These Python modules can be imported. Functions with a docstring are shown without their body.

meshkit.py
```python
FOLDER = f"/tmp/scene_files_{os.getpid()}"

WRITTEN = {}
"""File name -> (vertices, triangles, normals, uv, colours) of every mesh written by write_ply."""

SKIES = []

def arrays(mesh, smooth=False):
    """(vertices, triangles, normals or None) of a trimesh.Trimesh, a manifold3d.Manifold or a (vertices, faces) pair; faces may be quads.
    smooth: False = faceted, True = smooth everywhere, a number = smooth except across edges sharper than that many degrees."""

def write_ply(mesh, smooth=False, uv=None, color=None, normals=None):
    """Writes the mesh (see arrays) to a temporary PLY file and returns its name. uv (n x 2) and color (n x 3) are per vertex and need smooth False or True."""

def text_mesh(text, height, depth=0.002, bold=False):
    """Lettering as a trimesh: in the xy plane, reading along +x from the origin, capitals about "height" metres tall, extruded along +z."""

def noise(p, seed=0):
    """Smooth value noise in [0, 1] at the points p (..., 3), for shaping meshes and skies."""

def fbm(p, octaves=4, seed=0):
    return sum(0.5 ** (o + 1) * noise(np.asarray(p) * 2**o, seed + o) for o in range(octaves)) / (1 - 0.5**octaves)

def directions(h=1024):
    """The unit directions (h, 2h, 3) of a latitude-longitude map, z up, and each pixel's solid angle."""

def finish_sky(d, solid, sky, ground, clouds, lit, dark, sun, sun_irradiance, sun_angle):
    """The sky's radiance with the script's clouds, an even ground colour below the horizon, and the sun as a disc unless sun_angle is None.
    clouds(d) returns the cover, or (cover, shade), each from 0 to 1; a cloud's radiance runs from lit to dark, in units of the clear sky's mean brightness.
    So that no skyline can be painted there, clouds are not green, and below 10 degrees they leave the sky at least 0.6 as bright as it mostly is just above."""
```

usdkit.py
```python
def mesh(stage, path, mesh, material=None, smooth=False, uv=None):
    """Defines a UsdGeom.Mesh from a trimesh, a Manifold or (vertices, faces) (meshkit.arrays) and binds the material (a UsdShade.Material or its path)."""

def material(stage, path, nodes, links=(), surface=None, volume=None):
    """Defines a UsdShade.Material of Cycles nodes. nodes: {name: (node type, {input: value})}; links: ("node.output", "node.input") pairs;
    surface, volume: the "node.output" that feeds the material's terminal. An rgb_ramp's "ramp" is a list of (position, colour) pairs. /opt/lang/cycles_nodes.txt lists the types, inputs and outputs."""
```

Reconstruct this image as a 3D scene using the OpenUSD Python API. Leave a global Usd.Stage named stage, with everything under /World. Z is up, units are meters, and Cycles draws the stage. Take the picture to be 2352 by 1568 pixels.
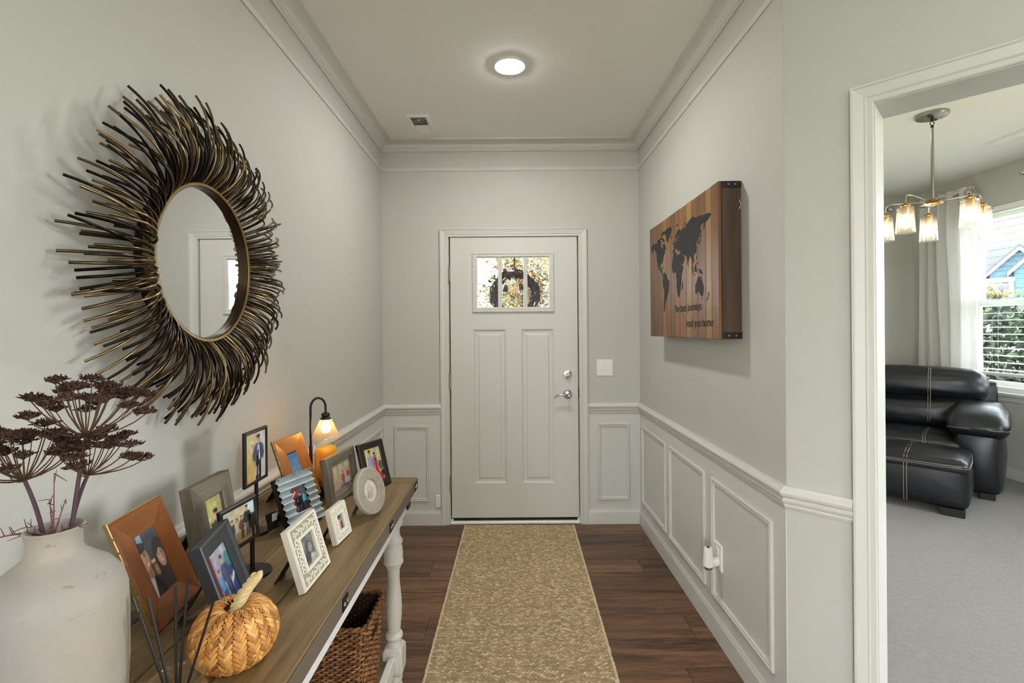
import math, random
import numpy as np, trimesh, usdkit, meshkit
import manifold3d as m3
from scipy.ndimage import gaussian_filter
from shapely.geometry import Polygon
from pxr import Usd, UsdGeom, UsdLux, UsdShade, Gf, Sdf, Vt

random.seed(5)
rng = np.random.default_rng(7)
PI = math.pi
stage = Usd.Stage.CreateInMemory()
UsdGeom.SetStageUpAxis(stage, UsdGeom.Tokens.z)
UsdGeom.SetStageMetersPerUnit(stage, 1.0)
UsdGeom.Xform.Define(stage, '/World')
UsdGeom.Scope.Define(stage, '/World/Looks')

# ---------------------------------------------------------------- camera, sky, sun, area lights, exposure
H = 1.382            # camera height
D = 3.439            # the front door wall
FPX = 1110.0
cam = UsdGeom.Camera.Define(stage, '/World/Camera')
cam.CreateHorizontalApertureAttr(36.0)
cam.CreateVerticalApertureAttr(24.0)
cam.CreateFocalLengthAttr(FPX / 2352 * 36)
cam.CreateHorizontalApertureOffsetAttr(2.0 / 2352 * 36)
cam.CreateVerticalApertureOffsetAttr(-27.0 / 2352 * 36)
cam.CreateClippingRangeAttr(Gf.Vec2f(0.02, 500))
EXPOSURE = -0.24
cam.CreateExposureAttr(EXPOSURE)
_r = 0.008
_c, _s = math.cos(_r), math.sin(_r)
UsdGeom.Xformable(cam).AddTransformOp().Set(Gf.Matrix4d(_c, 0, -_s, 0, _s, 0, _c, 0, 0, -1, 0, 0, 0, 0, H, 1))

SKY, SUN, REAR_FILL, SIDE, FILL_LAMP, LENS, BULBS = 6.0, 8.0, 4.0, 3.6, 560.0, 400.0, 85.0
dome = UsdLux.DomeLight.Define(stage, '/World/Sky')
dome.CreateIntensityAttr(SKY)
dome.CreateColorAttr(Gf.Vec3f(0.86, 0.94, 1.0))
sun = UsdLux.DistantLight.Define(stage, '/World/Sun')
sun.CreateIntensityAttr(SUN)
sun.CreateAngleAttr(0.6)
sun.CreateColorAttr(Gf.Vec3f(1.0, 0.93, 0.82))


def look_down(prim, d):
    """points a light's -z along d"""
    d = np.array(d, float) / np.linalg.norm(d)
    z = -d
    x = np.cross([0, 0, 1.0], z)
    x = x / np.linalg.norm(x) if np.linalg.norm(x) > 1e-6 else np.array([1.0, 0, 0])
    y = np.cross(z, x)
    return x, y, z


def place_light(l, pos, d):
    x, y, z = look_down(l, d)
    UsdGeom.Xformable(l).AddTransformOp().Set(Gf.Matrix4d(*x, 0, *y, 0, *z, 0, *pos, 1))


place_light(sun, (0, 0, 20), (0.05, 0.80, -0.60))
# added fill light at an added wall opening, left and behind the camera
rear_fill = UsdLux.RectLight.Define(stage, '/World/RearWindowDaylight')
rear_fill.CreateWidthAttr(2.6)
rear_fill.CreateHeightAttr(2.0)
rear_fill.CreateIntensityAttr(REAR_FILL)
rear_fill.CreateColorAttr(Gf.Vec3f(0.99, 0.99, 1.0))
place_light(rear_fill, (-1.12, -3.1, 1.35), (1, 0, 0))
# light as from a window out of view, placed to brighten the living room
side = UsdLux.RectLight.Define(stage, '/World/SideWindowDaylight')
side.CreateWidthAttr(1.5)
side.CreateHeightAttr(1.7)
side.CreateIntensityAttr(SIDE)
side.CreateColorAttr(Gf.Vec3f(0.95, 0.98, 1.0))
place_light(side, (4.72, 1.2, 1.63), (-1, 0, 0))
# added fill lamps under the ceilings, behind the camera and in the living room
for k_, (x_, y_) in enumerate(((0.0, -1.5), (1.7, -1.5), (0.0, -3.9), (1.7, -3.9), (2.3, 4.0))):
    dl = UsdLux.DiskLight.Define(stage, '/World/RecessedLamp_%d' % k_)
    dl.CreateRadiusAttr(0.0715)
    dl.CreateIntensityAttr(FILL_LAMP if y_ < 0 else FILL_LAMP * 1.3)
    dl.CreateColorAttr(Gf.Vec3f(1.0, 0.99, 0.985))
    place_light(dl, (x_, y_, 2.705 if y_ < 0 else 2.838), (0, 0, -1))


# ---------------------------------------------------------------- materials
def lin(c):
    c = np.array(c, float) / 255
    return tuple(np.where(c <= 0.04045, c / 12.92, ((c + 0.055) / 1.055) ** 2.4))


LOOK = {}


def M(name, nodes, links=(), surface='p.BSDF', volume=None):
    LOOK[name] = usdkit.material(stage, '/World/Looks/' + name, nodes, links, surface=surface, volume=volume)
    return LOOK[name]


def plain(name, rgb, rough=0.5, metal=0.0, bump=0.0, bscale=200.0, var=0.0, vscale=6.0, **kw):
    """one colour, with fine relief and a slight unevenness of tone"""
    c = lin(rgb)
    nodes = {'p': ('principled_bsdf', dict(base_color=c, roughness=rough, metallic=metal, **kw))}
    links = []
    if bump or var:
        nodes['tc'] = ('texture_coordinate', {})
    if var:
        nodes['nv'] = ('noise_texture', dict(scale=vscale, detail=4.0))
        nodes['rv'] = ('rgb_ramp', dict(ramp=[(0.3, tuple(x * (1 - var) for x in c)), (0.7, tuple(min(1, x * (1 + var)) for x in c))]))
        links += [('tc.object', 'nv.vector'), ('nv.fac', 'rv.fac'), ('rv.color', 'p.base_color')]
    if bump:
        nodes['nb'] = ('noise_texture', dict(scale=bscale, detail=3.0))
        nodes['b'] = ('bump', dict(strength=bump, distance=0.002))
        links += [('tc.object', 'nb.vector'), ('nb.fac', 'b.height'), ('b.normal', 'p.normal')]
    return M(name, nodes, links)


def wood(name, dark, light, axis='x', scale=14.0, stretch=0.06, rough=0.5, bump=0.25, rand=0.0, mid=0.5, fine=0.3, spread=0.22):
    """grain along axis; every object takes its own stretch of it"""
    s = [1.0, 1.0, 1.0]
    s['xyz'.index(axis)] = stretch
    d, l = np.array(lin(dark)), np.array(lin(light))
    nodes = {'tc': ('texture_coordinate', {}), 'oi': ('object_info', {}),
             'mp': ('mapping', dict(scale=tuple(s))),
             'rr': ('vector_math', dict(math_type='add')), 'rm': ('math', dict(math_type='multiply', value2=37.0)),
             'n': ('noise_texture', dict(scale=scale, detail=6.0, roughness=0.6, distortion=0.6)),
             'f': ('noise_texture', dict(scale=scale * 9, detail=3.0, roughness=0.6)),
             'mxn': ('mix_float', dict(fac=fine)),
             'r': ('rgb_ramp', dict(ramp=[(0.5 - spread, tuple(d)), (mid, tuple((d + l) / 2)), (0.5 + spread, tuple(l))])),
             'hv': ('hsv', dict(hue=0.5, saturation=1.0, fac=1.0)),
             'mr': ('map_range', dict(to_min=1 - rand, to_max=1 + rand)),
             'b': ('bump', dict(strength=bump, distance=0.002)),
             'p': ('principled_bsdf', dict(roughness=rough))}
    links = [('tc.object', 'rr.vector1'), ('oi.random', 'rm.value1'), ('rm.value', 'rr.vector2'), ('rr.vector', 'mp.vector'),
             ('mp.vector', 'n.vector'), ('mp.vector', 'f.vector'), ('n.fac', 'mxn.a'), ('f.fac', 'mxn.b'), ('mxn.result', 'r.fac'), ('r.color', 'hv.color'),
             ('oi.random', 'mr.value'), ('mr.result', 'hv.value'), ('hv.color', 'p.base_color'), ('mxn.result', 'b.height'), ('b.normal', 'p.normal')]
    return M(name, nodes, links)


def emit(name, rgb, strength):
    return M(name, {'e': ('emission', dict(color=lin(rgb), strength=strength))}, [], surface='e.emission')


def clear_glass(name, tint=(1, 1, 1), rough=0.02, ior=1.45):
    return M(name, {'t': ('transparent_bsdf', dict(color=tint)), 'g': ('glossy_bsdf', dict(color=(1, 1, 1), roughness=rough)),
                    'f': ('layer_weight', dict(blend=0.5)), 'pw': ('math', dict(math_type='power', value2=4.0)), 'fm': ('math', dict(math_type='multiply_add', value2=0.5, value3=0.012)), 'x': ('mix_closure', {})},
             [('f.facing', 'pw.value1'), ('pw.value', 'fm.value1'), ('fm.value', 'x.fac'), ('t.BSDF', 'x.closure1'), ('g.BSDF', 'x.closure2')], surface='x.closure')


def vertex_paint(name, rough=0.35, bump=0.0, **kw):
    nodes = {'a': ('attribute', dict(attribute='paint')), 'p': ('principled_bsdf', dict(roughness=rough, **kw))}
    return M(name, nodes, [('a.color', 'p.base_color')])


RAMPS = {}


def leafy(name, ramp):
    RAMPS[name] = ramp
    return M(name, {'a': ('attribute', dict(attribute='paint')), 'd': ('principled_bsdf', dict(roughness=0.5)),
                    't': ('translucent_bsdf', {}), 'x': ('mix_closure', dict(fac=0.4))},
             [('a.color', 'd.base_color'), ('a.color', 't.color'), ('d.BSDF', 'x.closure1'), ('t.BSDF', 'x.closure2')], surface='x.closure')


def leaf_paint(mat, mesh, r_, per=4):
    """one tone of the material's ramp for each leaf"""
    at = np.array([q[0] for q in RAMPS[mat]])
    c = np.array([q[1] for q in RAMPS[mat]])
    u = r_.random(len(mesh.vertices) // per)
    return np.repeat(np.stack([np.interp(u, at, c[:, k]) for k in range(3)], -1), per, axis=0)


WALLC, TRIMC, CEILC = (194, 192, 184), (209, 207, 200), (237, 235, 228)
plain('wall_paint', WALLC, 0.7, bump=0.06, bscale=350)
plain('trim_paint', TRIMC, 0.42)
plain('ceiling_paint', CEILC, 0.85, bump=0.10, bscale=90)
plain('door_paint', (209, 207, 200), 0.4, bump=0.04, bscale=60)
wood('floor_wood', (50, 34, 24), (132, 94, 68), 'x', 17.0, 0.07, 0.36, 0.3, rand=0.30, fine=0.4, spread=0.14)
plain('floor_gap', (22, 15, 11), 0.8)
plain('carpet', (136, 131, 127), 0.95, bump=1.0, bscale=420, var=0.10, vscale=60, sheen_weight=0.2)
plain('chrome', (205, 207, 212), 0.12, 1.0)
plain('brushed_nickel', (170, 163, 154), 0.3, 1.0)
plain('brass', (176, 132, 78), 0.28, 1.0)
plain('white_plastic', (236, 234, 228), 0.35)
plain('black_plastic', (14, 14, 15), 0.35)
plain('black_metal', (16, 14, 14), 0.38)
plain('dark_grey_slot', (70, 70, 68), 0.6)
emit('lamp_lens', (254, 253, 251), LENS)
clear_glass('pane_glass', ior=1.18)
clear_glass('lamp_glass', (0.97, 0.97, 0.96), 0.05)

# ---------------------------------------------------------------- mesh helpers
TM = trimesh.Trimesh
cat_ = trimesh.util.concatenate


def moved(m, x=0, y=0, z=0, rz=0, rx=0, ry=0):
    m = m.copy()
    T = trimesh.transformations.euler_matrix(rx, ry, rz, 'sxyz')
    T[:3, 3] = (x, y, z)
    m.apply_transform(T)
    return m


def box(x0, x1, y0, y1, z0, z1):
    m = trimesh.creation.box((x1 - x0, y1 - y0, z1 - z0))
    m.apply_translation(((x0 + x1) / 2, (y0 + y1) / 2, (z0 + z1) / 2))
    return m


def bbox(x0, x1, y0, y1, z0, z1, b=0.004):
    """box with chamfered edges"""
    c, h = np.array([(x0 + x1) / 2, (y0 + y1) / 2, (z0 + z1) / 2]), np.array([x1 - x0, y1 - y0, z1 - z0]) / 2
    b = min(b, h.min() * 0.9)
    pts = []
    for s in np.ndindex(2, 2, 2):
        g = np.array(s) * 2 - 1
        for a in range(3):
            q = h - b
            q[a] = h[a]
            pts.append(c + g * q)
    return trimesh.convex.convex_hull(np.array(pts))


def hull(pts):
    return trimesh.convex.convex_hull(np.array(pts, float))


def cyl(r, z0, z1, n=24, r2=None):
    return lathe([(0, z0), (r, z0), (r if r2 is None else r2, z1), (0, z1)], n)


def lathe(prof, n=32):
    """solid or shell of revolution about z; prof runs bottom to top on the outside"""
    p = np.array(prof, float)
    a = np.arange(n) / n * 2 * PI
    v = np.stack([np.outer(np.cos(a), p[:, 0]), np.outer(np.sin(a), p[:, 0]), np.tile(p[:, 1], (n, 1))], -1).reshape(-1, 3)
    k, f = len(p), []
    for i in range(n):
        j = (i + 1) % n
        for q in range(k - 1):
            a0, a1, b0, b1 = i * k + q, i * k + q + 1, j * k + q, j * k + q + 1
            if p[q, 0] > 1e-9:
                f.append((a0, b0, b1))
            if p[q + 1, 0] > 1e-9:
                f.append((a0, b1, a1))
    m = TM(v, f, process=False)
    m.merge_vertices()
    return m


def tube(path, r, n=6, caps=True, flat=1.0):
    """round bar along a path; r a number or one per point"""
    p = np.array(path, float)
    r = np.broadcast_to(np.asarray(r, float), (len(p),))
    t = np.gradient(p, axis=0)
    t /= np.linalg.norm(t, axis=1)[:, None] + 1e-12
    ref = np.array([0, 0, 1.0]) if abs(t[0, 2]) < 0.9 else np.array([1.0, 0, 0])
    u = np.cross(t[0], ref)
    u /= np.linalg.norm(u)
    rings = []
    a = np.arange(n) / n * 2 * PI
    for i in range(len(p)):
        u = u - t[i] * np.dot(u, t[i])
        u /= np.linalg.norm(u) + 1e-12
        w = np.cross(t[i], u)
        rings.append(p[i] + r[i] * (np.outer(np.cos(a), u) + flat * np.outer(np.sin(a), w)))
    v = np.vstack(rings)
    f = []
    for i in range(len(p) - 1):
        for k in range(n):
            a0, a1, b0, b1 = i * n + k, i * n + (k + 1) % n, (i + 1) * n + k, (i + 1) * n + (k + 1) % n
            f += [(a0, a1, b1), (a0, b1, b0)]
    if caps:
        v = np.vstack([v, p[0], p[-1]])
        for k in range(n):
            f += [(len(v) - 2, (k + 1) % n, k), (len(v) - 1, (len(p) - 1) * n + k, (len(p) - 1) * n + (k + 1) % n)]
    return TM(v, f, process=False)


def ring(w, h, prof):
    """mitred rectangular frame in the xy plane, x from -w/2, y from 0, z forward; prof: closed loop of (inset, z)"""
    v, f, k = [], [], len(prof)
    for d, z in prof:
        v += [(-w / 2 + d, d, z), (w / 2 - d, d, z), (w / 2 - d, h - d, z), (-w / 2 + d, h - d, z)]
    for i in range(k):
        j = (i + 1) % k
        for q in range(4):
            a, b, c, e = i * 4 + q, i * 4 + (q + 1) % 4, j * 4 + (q + 1) % 4, j * 4 + q
            f += [(a, b, c), (a, c, e)]
    m = TM(v, f, process=False)
    if m.volume < 0:
        m.invert()
    return m


def ring4(w, h, prof):
    """the same in four mitred pieces: bottom, right, top, left"""
    out, k = [], len(prof)
    for q in range(4):
        v, f = [], []
        for d, z in prof:
            c = [(-w / 2 + d, d, z), (w / 2 - d, d, z), (w / 2 - d, h - d, z), (-w / 2 + d, h - d, z)]
            v += [c[q], c[(q + 1) % 4]]
        for i in range(k):
            j = (i + 1) % k
            f += [(i * 2, i * 2 + 1, j * 2 + 1), (i * 2, j * 2 + 1, j * 2)]
        for i in range(1, k - 1):
            f += [(0, i * 2, i * 2 + 2), (1, i * 2 + 3, i * 2 + 1)]
        m = TM(v, f, process=False)
        if m.volume < 0:
            m.invert()
        out.append(m)
    return out


def run(path, prof, side=1):
    """moulding along a plan polyline with mitred corners; prof: closed loop of (offset from the wall, z); side 1: to the right of the way"""
    p = np.array(path, float)
    d = np.diff(p, axis=0)
    d /= np.linalg.norm(d, axis=1)[:, None]
    nrm = np.stack([d[:, 1], -d[:, 0]], 1) * side
    off = []
    for i in range(len(p)):
        if i == 0:
            off.append(nrm[0])
        elif i == len(p) - 1:
            off.append(nrm[-1])
        else:
            s = nrm[i - 1] + nrm[i]
            off.append(s / (1 + np.dot(nrm[i - 1], nrm[i])))
    v, f, k = [], [], len(prof)
    for i in range(len(p)):
        for o, z in prof:
            v.append((*(p[i] + off[i] * o), z))
    for i in range(len(p) - 1):
        for q in range(k):
            a, b, c, e = i * k + q, i * k + (q + 1) % k, (i + 1) * k + (q + 1) % k, (i + 1) * k + q
            f += [(a, b, c), (a, c, e)]
    poly = [(o, z) for o, z in prof]
    _, tri = trimesh.creation.triangulate_polygon(Polygon(poly), engine='earcut')
    vv, tri = trimesh.creation.triangulate_polygon(Polygon(poly), engine='earcut')
    key = {tuple(np.round(q, 6)): i for i, q in enumerate(poly)}
    idx = [key[tuple(np.round(q, 6))] for q in vv]
    for t in tri:
        t = [idx[x] for x in t]
        f.append(tuple(t))
        f.append(tuple((len(p) - 1) * k + x for x in reversed(t)))
    m = TM(v, f, process=False)
    m.fix_normals()
    return m


def plan(pts, z0, z1):
    """extruded floor-plan polygon"""
    m = trimesh.creation.extrude_polygon(Polygon(pts), z1 - z0, engine='earcut')
    m.apply_translation((0, 0, z0))
    return m


def basis(m, o, ex, ey, ez):
    """maps a mesh's x, y, z axes to ex, ey, ez at o"""
    m = m.copy()
    m.vertices = np.asarray(o) + m.vertices @ np.array([ex, ey, ez], float)
    if np.linalg.det(np.array([ex, ey, ez], float)) < 0:
        m.invert()
    return m


def cushion(sx, sy, sz, r, crown=(0, 0, 0), wr=0.0, seed=0, n=4):
    """padded block centred on its base: rounded edges, crowned faces, a few wrinkles"""
    m = trimesh.creation.box((2, 2, 2))
    for _ in range(n):
        m = m.subdivide()
    q = np.array(m.vertices)
    h = np.array([sx, sy, sz]) / 2
    p = q * h
    inner = np.clip(p, -(h - r), h - r)
    dlt = p - inner
    ln = np.linalg.norm(dlt, axis=1, keepdims=True)
    nn = np.where(ln > 1e-9, dlt / np.maximum(ln, 1e-9), 0)
    p = inner + nn * r
    for a in range(3):
        b, c = [i for i in range(3) if i != a]
        p[:, a] += np.sign(q[:, a]) * (np.abs(q[:, a]) > 0.98) * crown[a] * (1 - q[:, b] ** 2) * (1 - q[:, c] ** 2)
    if wr:
        w = meshkit.fbm(p * np.array([9, 9, 14]) + seed * 3.1, 3, seed) - 0.5
        p += nn * (w * wr)[:, None] + (np.linalg.norm(nn, axis=1) < 0.1)[:, None] * 0
    m.vertices = p + np.array([0, 0, sz / 2])
    return m


# ---------------------------------------------------------------- scene tree helpers
USED = {}


def uniq(parent, name):
    k = (parent, name)
    n = USED.get(k, 0)
    USED[k] = n + 1
    return f'{parent}/{name}' if n == 0 else f'{parent}/{name}_{n:03d}'


def tag(path, label=None, cat=None, group=None, kind=None):
    p = stage.GetPrimAtPath(path)
    for k, v in (('label', label), ('category', cat), ('group', group), ('kind', kind)):
        if v:
            p.SetCustomDataByKey(k, v)
    return path


def thing(name, label, cat, loc=(0, 0, 0), rz=0.0, group=None, kind=None):
    path = uniq('/World', name)
    x = UsdGeom.Xform.Define(stage, path)
    x.AddTranslateOp().Set(Gf.Vec3d(*map(float, loc)))
    if rz:
        x.AddRotateZOp().Set(math.degrees(rz))
    return tag(path, label, cat, group, kind)


def part(parent, name, mesh, mat, smooth=30, label=None, kind=None, paint=None):
    path = uniq(parent, name)
    g = usdkit.mesh(stage, path, mesh, LOOK[mat], smooth=smooth)
    if paint is not None:
        UsdGeom.PrimvarsAPI(g).CreatePrimvar('paint', Sdf.ValueTypeNames.Color3fArray, 'vertex').Set(Vt.Vec3fArray.FromNumpy(np.asarray(paint, np.float32)))
    return tag(path, label, None, None, kind)


def single(name, mesh, mat, label, cat, smooth=30, group=None, kind=None, paint=None):
    path = part('/World', name, mesh, mat, smooth, None, None, paint)
    return tag(path, label, cat, group, kind)


def struct(name, mesh, mat, label, cat, smooth=30):
    return single(name, mesh, mat, label, cat, smooth, None, 'structure')


def copy_of(src, name, label, cat, loc, rz=0.0, group=None):
    path = uniq('/World', name)
    x = UsdGeom.Xform.Define(stage, path)
    x.AddTranslateOp().Set(Gf.Vec3d(*map(float, loc)))
    x.AddRotateZOp().Set(math.degrees(rz))
    x.GetPrim().GetReferences().AddInternalReference(Sdf.Path(src))
    x.GetPrim().SetInstanceable(True)
    return tag(path, label, cat, group)


# ================================================================ THE HALL
HX, CZ, LZ = 0.914, 2.718, 2.85          # half width, ceilings of hall and living room
AY = 1.612                               # where the right wall turns 45 degrees
dA, nA = np.array([1, -1]) / math.sqrt(2), np.array([1, 1]) / math.sqrt(2)
A0 = np.array([HX, AY])
WT = 0.15                                # thickness of the angled wall
O0, O1, OZ = 0.246, 1.75, 2.046          # its cased opening
WXW, FYW = 4.50, 5.39                    # window wall and far wall of the living room


def ang(s, t=0.0):
    return tuple(A0 + dA * s + nA * t)


# floor with planks laid across the hall
fl = struct('floor', plan([(-1.03, -5.1), (2.9, -5.1), (2.9, -0.3), ang(2.6), ang(0), (HX, D + 0.1), (-1.03, D + 0.1)], -0.06, -0.004), 'floor_wood', 'dark brown wood plank floor of the entry hall', 'floor')
PW = 0.184
row, y = 0, 3.445
while y > 0.6:
    y0 = y - PW
    x = -HX - (0.3 + 0.41 * ((row * 0.618) % 1)) * 1.2
    while x < HX:
        x1 = x + 1.22
        a, b = max(x, -HX + 0.002), min(x1, HX - 0.002)
        if b - a > 0.03:
            part(fl, 'plank', bbox(a + 0.0009, b - 0.0009, y0 + 0.0009, y - 0.0009, -0.004, 0.0 + rng.uniform(-0.0003, 0.0003), 0.0012), 'floor_wood', smooth=False)
        x = x1
    y, row = y0, row + 1
carpet = struct('carpet', plan([ang(O0 - 0.1, 0.09), ang(O1 + 0.1, 0.09), (3.0, -0.3), (WXW, -0.3), (WXW, FYW), (1.03, FYW), (1.03, 1.7)], -0.06, 0.004), 'carpet', 'pale taupe cut-pile carpet of the living room', 'carpet')
struct('carpet', box(-HX, 2.83, -5.0, -0.7, -0.004, 0.008), 'carpet', 'added pale carpet behind the camera that bounces light upward', 'carpet')  # added pale floor area, bounces light up to the ceiling
ceil = struct('ceiling', plan([(-1.03, -5.1), (2.9, -5.1), (2.9, -0.3), ang(2.6, 0.08), ang(0, 0.08), (HX + 0.1, D + 0.1), (-1.03, D + 0.1)], CZ, CZ + 0.3), 'ceiling_paint', 'flat greige painted ceiling of the entry hall', 'ceiling')
struct('ceiling', plan([ang(0, WT / 2), ang(2.7, WT / 2), (3.0, -0.4), (WXW + 0.1, -0.4), (WXW + 0.1, FYW + 0.1), (1.0, FYW + 0.1)], LZ, LZ + 0.1), 'ceiling_paint', 'lightly textured pale ceiling of the living room with pendant lamp', 'ceiling')

wl = struct('wall_left', cat_([box(-1.03, -HX, -1.8, D + 0.12, 0, CZ), box(-1.03, -HX, -5.1, -4.4, 0, CZ), box(-1.03, -HX, -4.4, -1.8, 0, 0.35), box(-1.03, -HX, -4.4, -1.8, 2.35, CZ)]), 'wall_paint', 'greige left hall wall carrying the round mirror', 'wall')  # the opening behind the camera is added to let light in
DX0, DX1, DZ1 = -0.441, 0.482, 2.050      # rough opening of the front door
wb = struct('wall_back', cat_([box(-HX, DX0 - 0.012, D, D + 0.13, 0, CZ), box(DX1 + 0.012, HX + 0.12, D, D + 0.13, 0, CZ), box(DX0 - 0.012, DX1 + 0.012, D, D + 0.13, DZ1 + 0.012, CZ)]), 'wall_paint', 'greige end wall around the front door', 'wall')
wr = struct('wall_right', plan([A0, (HX, D + 0.02), (HX + 0.12, D + 0.02), tuple(A0 + np.array([0.12, 0.05]))], 0, CZ + 0.13), 'wall_paint', 'greige right hall wall carrying the wooden map', 'wall')
struct('wall_angled', cat_([plan([ang(0.0005), ang(O0 - 0.012), ang(O0 - 0.012, WT), ang(0.06, WT)], 0, CZ + 0.13), plan([ang(O1 + 0.012), ang(2.7), ang(2.7, WT), ang(O1 + 0.012, WT)], 0, CZ + 0.13),
                            plan([ang(O0 - 0.012), ang(O1 + 0.012), ang(O1 + 0.012, WT), ang(O0 - 0.012, WT)], OZ + 0.012, CZ + 0.13)]), 'wall_paint', 'greige wall at forty-five degrees with the cased opening', 'wall')
# unseen room behind the camera, enclosed to shape the light in the hall
struct('wall_rear', box(-1.03, 3.0, -5.1, -5, 0, CZ), 'wall_paint', 'unseen greige wall behind the camera', 'wall')
struct('wall_side', box(2.83, 2.95, -5.1, -0.28, 0, CZ), 'wall_paint', 'unseen greige side wall behind the camera', 'wall')
# living room walls
WY0, WY1, WZ0, WZ1 = 3.05, 4.80, 0.77, 2.49
struct('wall_window', cat_([box(WXW, WXW + 0.16, -0.4, 0.45, 0, LZ), box(WXW, WXW + 0.16, 1.95, WY0, 0, LZ), box(WXW, WXW + 0.16, 0.45, 1.95, 0, WZ0), box(WXW, WXW + 0.16, 0.45, 1.95, WZ1, LZ), box(WXW, WXW + 0.16, WY1, FYW + 0.12, 0, LZ), box(WXW, WXW + 0.16, WY0, WY1, 0, WZ0), box(WXW, WXW + 0.16, WY0, WY1, WZ1, LZ)]), 'wall_paint', 'greige living room wall with the sash window', 'wall')  # second opening is out of view, cut to light the living room
struct('wall_far', box(1.0, WXW, FYW, FYW + 0.12, 0, LZ), 'wall_paint', 'greige far wall of the living room behind the sofa', 'wall')
struct('wall_near', box(2.95, WXW, -0.4, -0.28, 0, LZ), 'wall_paint', 'greige near wall of the living room out of sight', 'wall')
struct('wall_side', box(1.0, 1.033, D + 0.02, FYW, 0, LZ), 'wall_paint', 'greige side wall of the living room out of sight', 'wall')

# wainscot: smooth lower wall, picture-frame mouldings, chair rail, baseboard, crown
PM = [(0, 0), (0, 0.007), (0.003, 0.011), (0.007, 0.012), (0.010, 0.008), (0.014, 0.007), (0.017, 0.010), (0.020, 0.009), (0.023, 0.003), (0.023, 0)]


def panel(parent, o, ex, n, w, z0, z1):
    part(parent, 'panel_moulding', basis(ring(w, z1 - z0, PM), (o[0], o[1], z0), ex, (0, 0, 1), n), 'trim_paint', smooth=20)


WS = 0.003
part(wl, 'wainscot', box(-HX, -HX + WS, -1.0, D - WS, 0, 0.84), 'trim_paint')
part(wr, 'wainscot', box(HX - WS, HX, AY, D - WS, 0, 0.84), 'trim_paint')
part(wb, 'wainscot', cat_([box(-HX, -0.50, D - WS, D, 0, 0.84), box(0.54, HX, D - WS, D, 0, 0.84)]), 'trim_paint')
for y0, y1 in ((2.856, 3.368), (2.278, 2.788), (1.689, 2.199)):
    panel(wr, (HX - WS, (y0 + y1) / 2), (0, 1, 0), (-1, 0, 0), y1 - y0, 0.174, 0.707)
for k in range(6):
    panel(wl, (-HX + WS, 3.112 - 0.585 * k), (0, 1, 0), (1, 0, 0), 0.512, 0.174, 0.707)
panel(wb, (-0.711, D - WS), (1, 0, 0), (0, -1, 0), 0.250, 0.168, 0.707)
panel(wb, (0.7205, D - WS), (1, 0, 0), (0, -1, 0), 0.225, 0.171, 0.714)

RAIL = [(0, 0.785), (0.009, 0.785), (0.012, 0.792), (0.010, 0.798), (0.016, 0.802), (0.020, 0.810), (0.015, 0.816), (0.015, 0.820), (0.026, 0.827), (0.029, 0.836), (0.026, 0.843), (0.016, 0.849), (0.012, 0.856), (0, 0.856)]
BASE = [(0, 0.0), (0.016, 0.0), (0.016, 0.012), (0.013, 0.078), (0.013, 0.082), (0.009, 0.092), (0.007, 0.102), (0, 0.102)]
SHOE = 0.012
CROWN = [(0, 2.650), (0.010, 2.650), (0.014, 2.655), (0.012, 2.660), (0.018, 2.663), (0.020, 2.669), (0.017, 2.673)] + [(0.022 + 0.050 * (1 - math.cos(a)), 2.675 + 0.032 * math.sin(a)) for a in np.linspace(0.05, PI / 2, 7)] + [(0.080, 2.709), (0.082, CZ), (0, CZ)]
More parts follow.
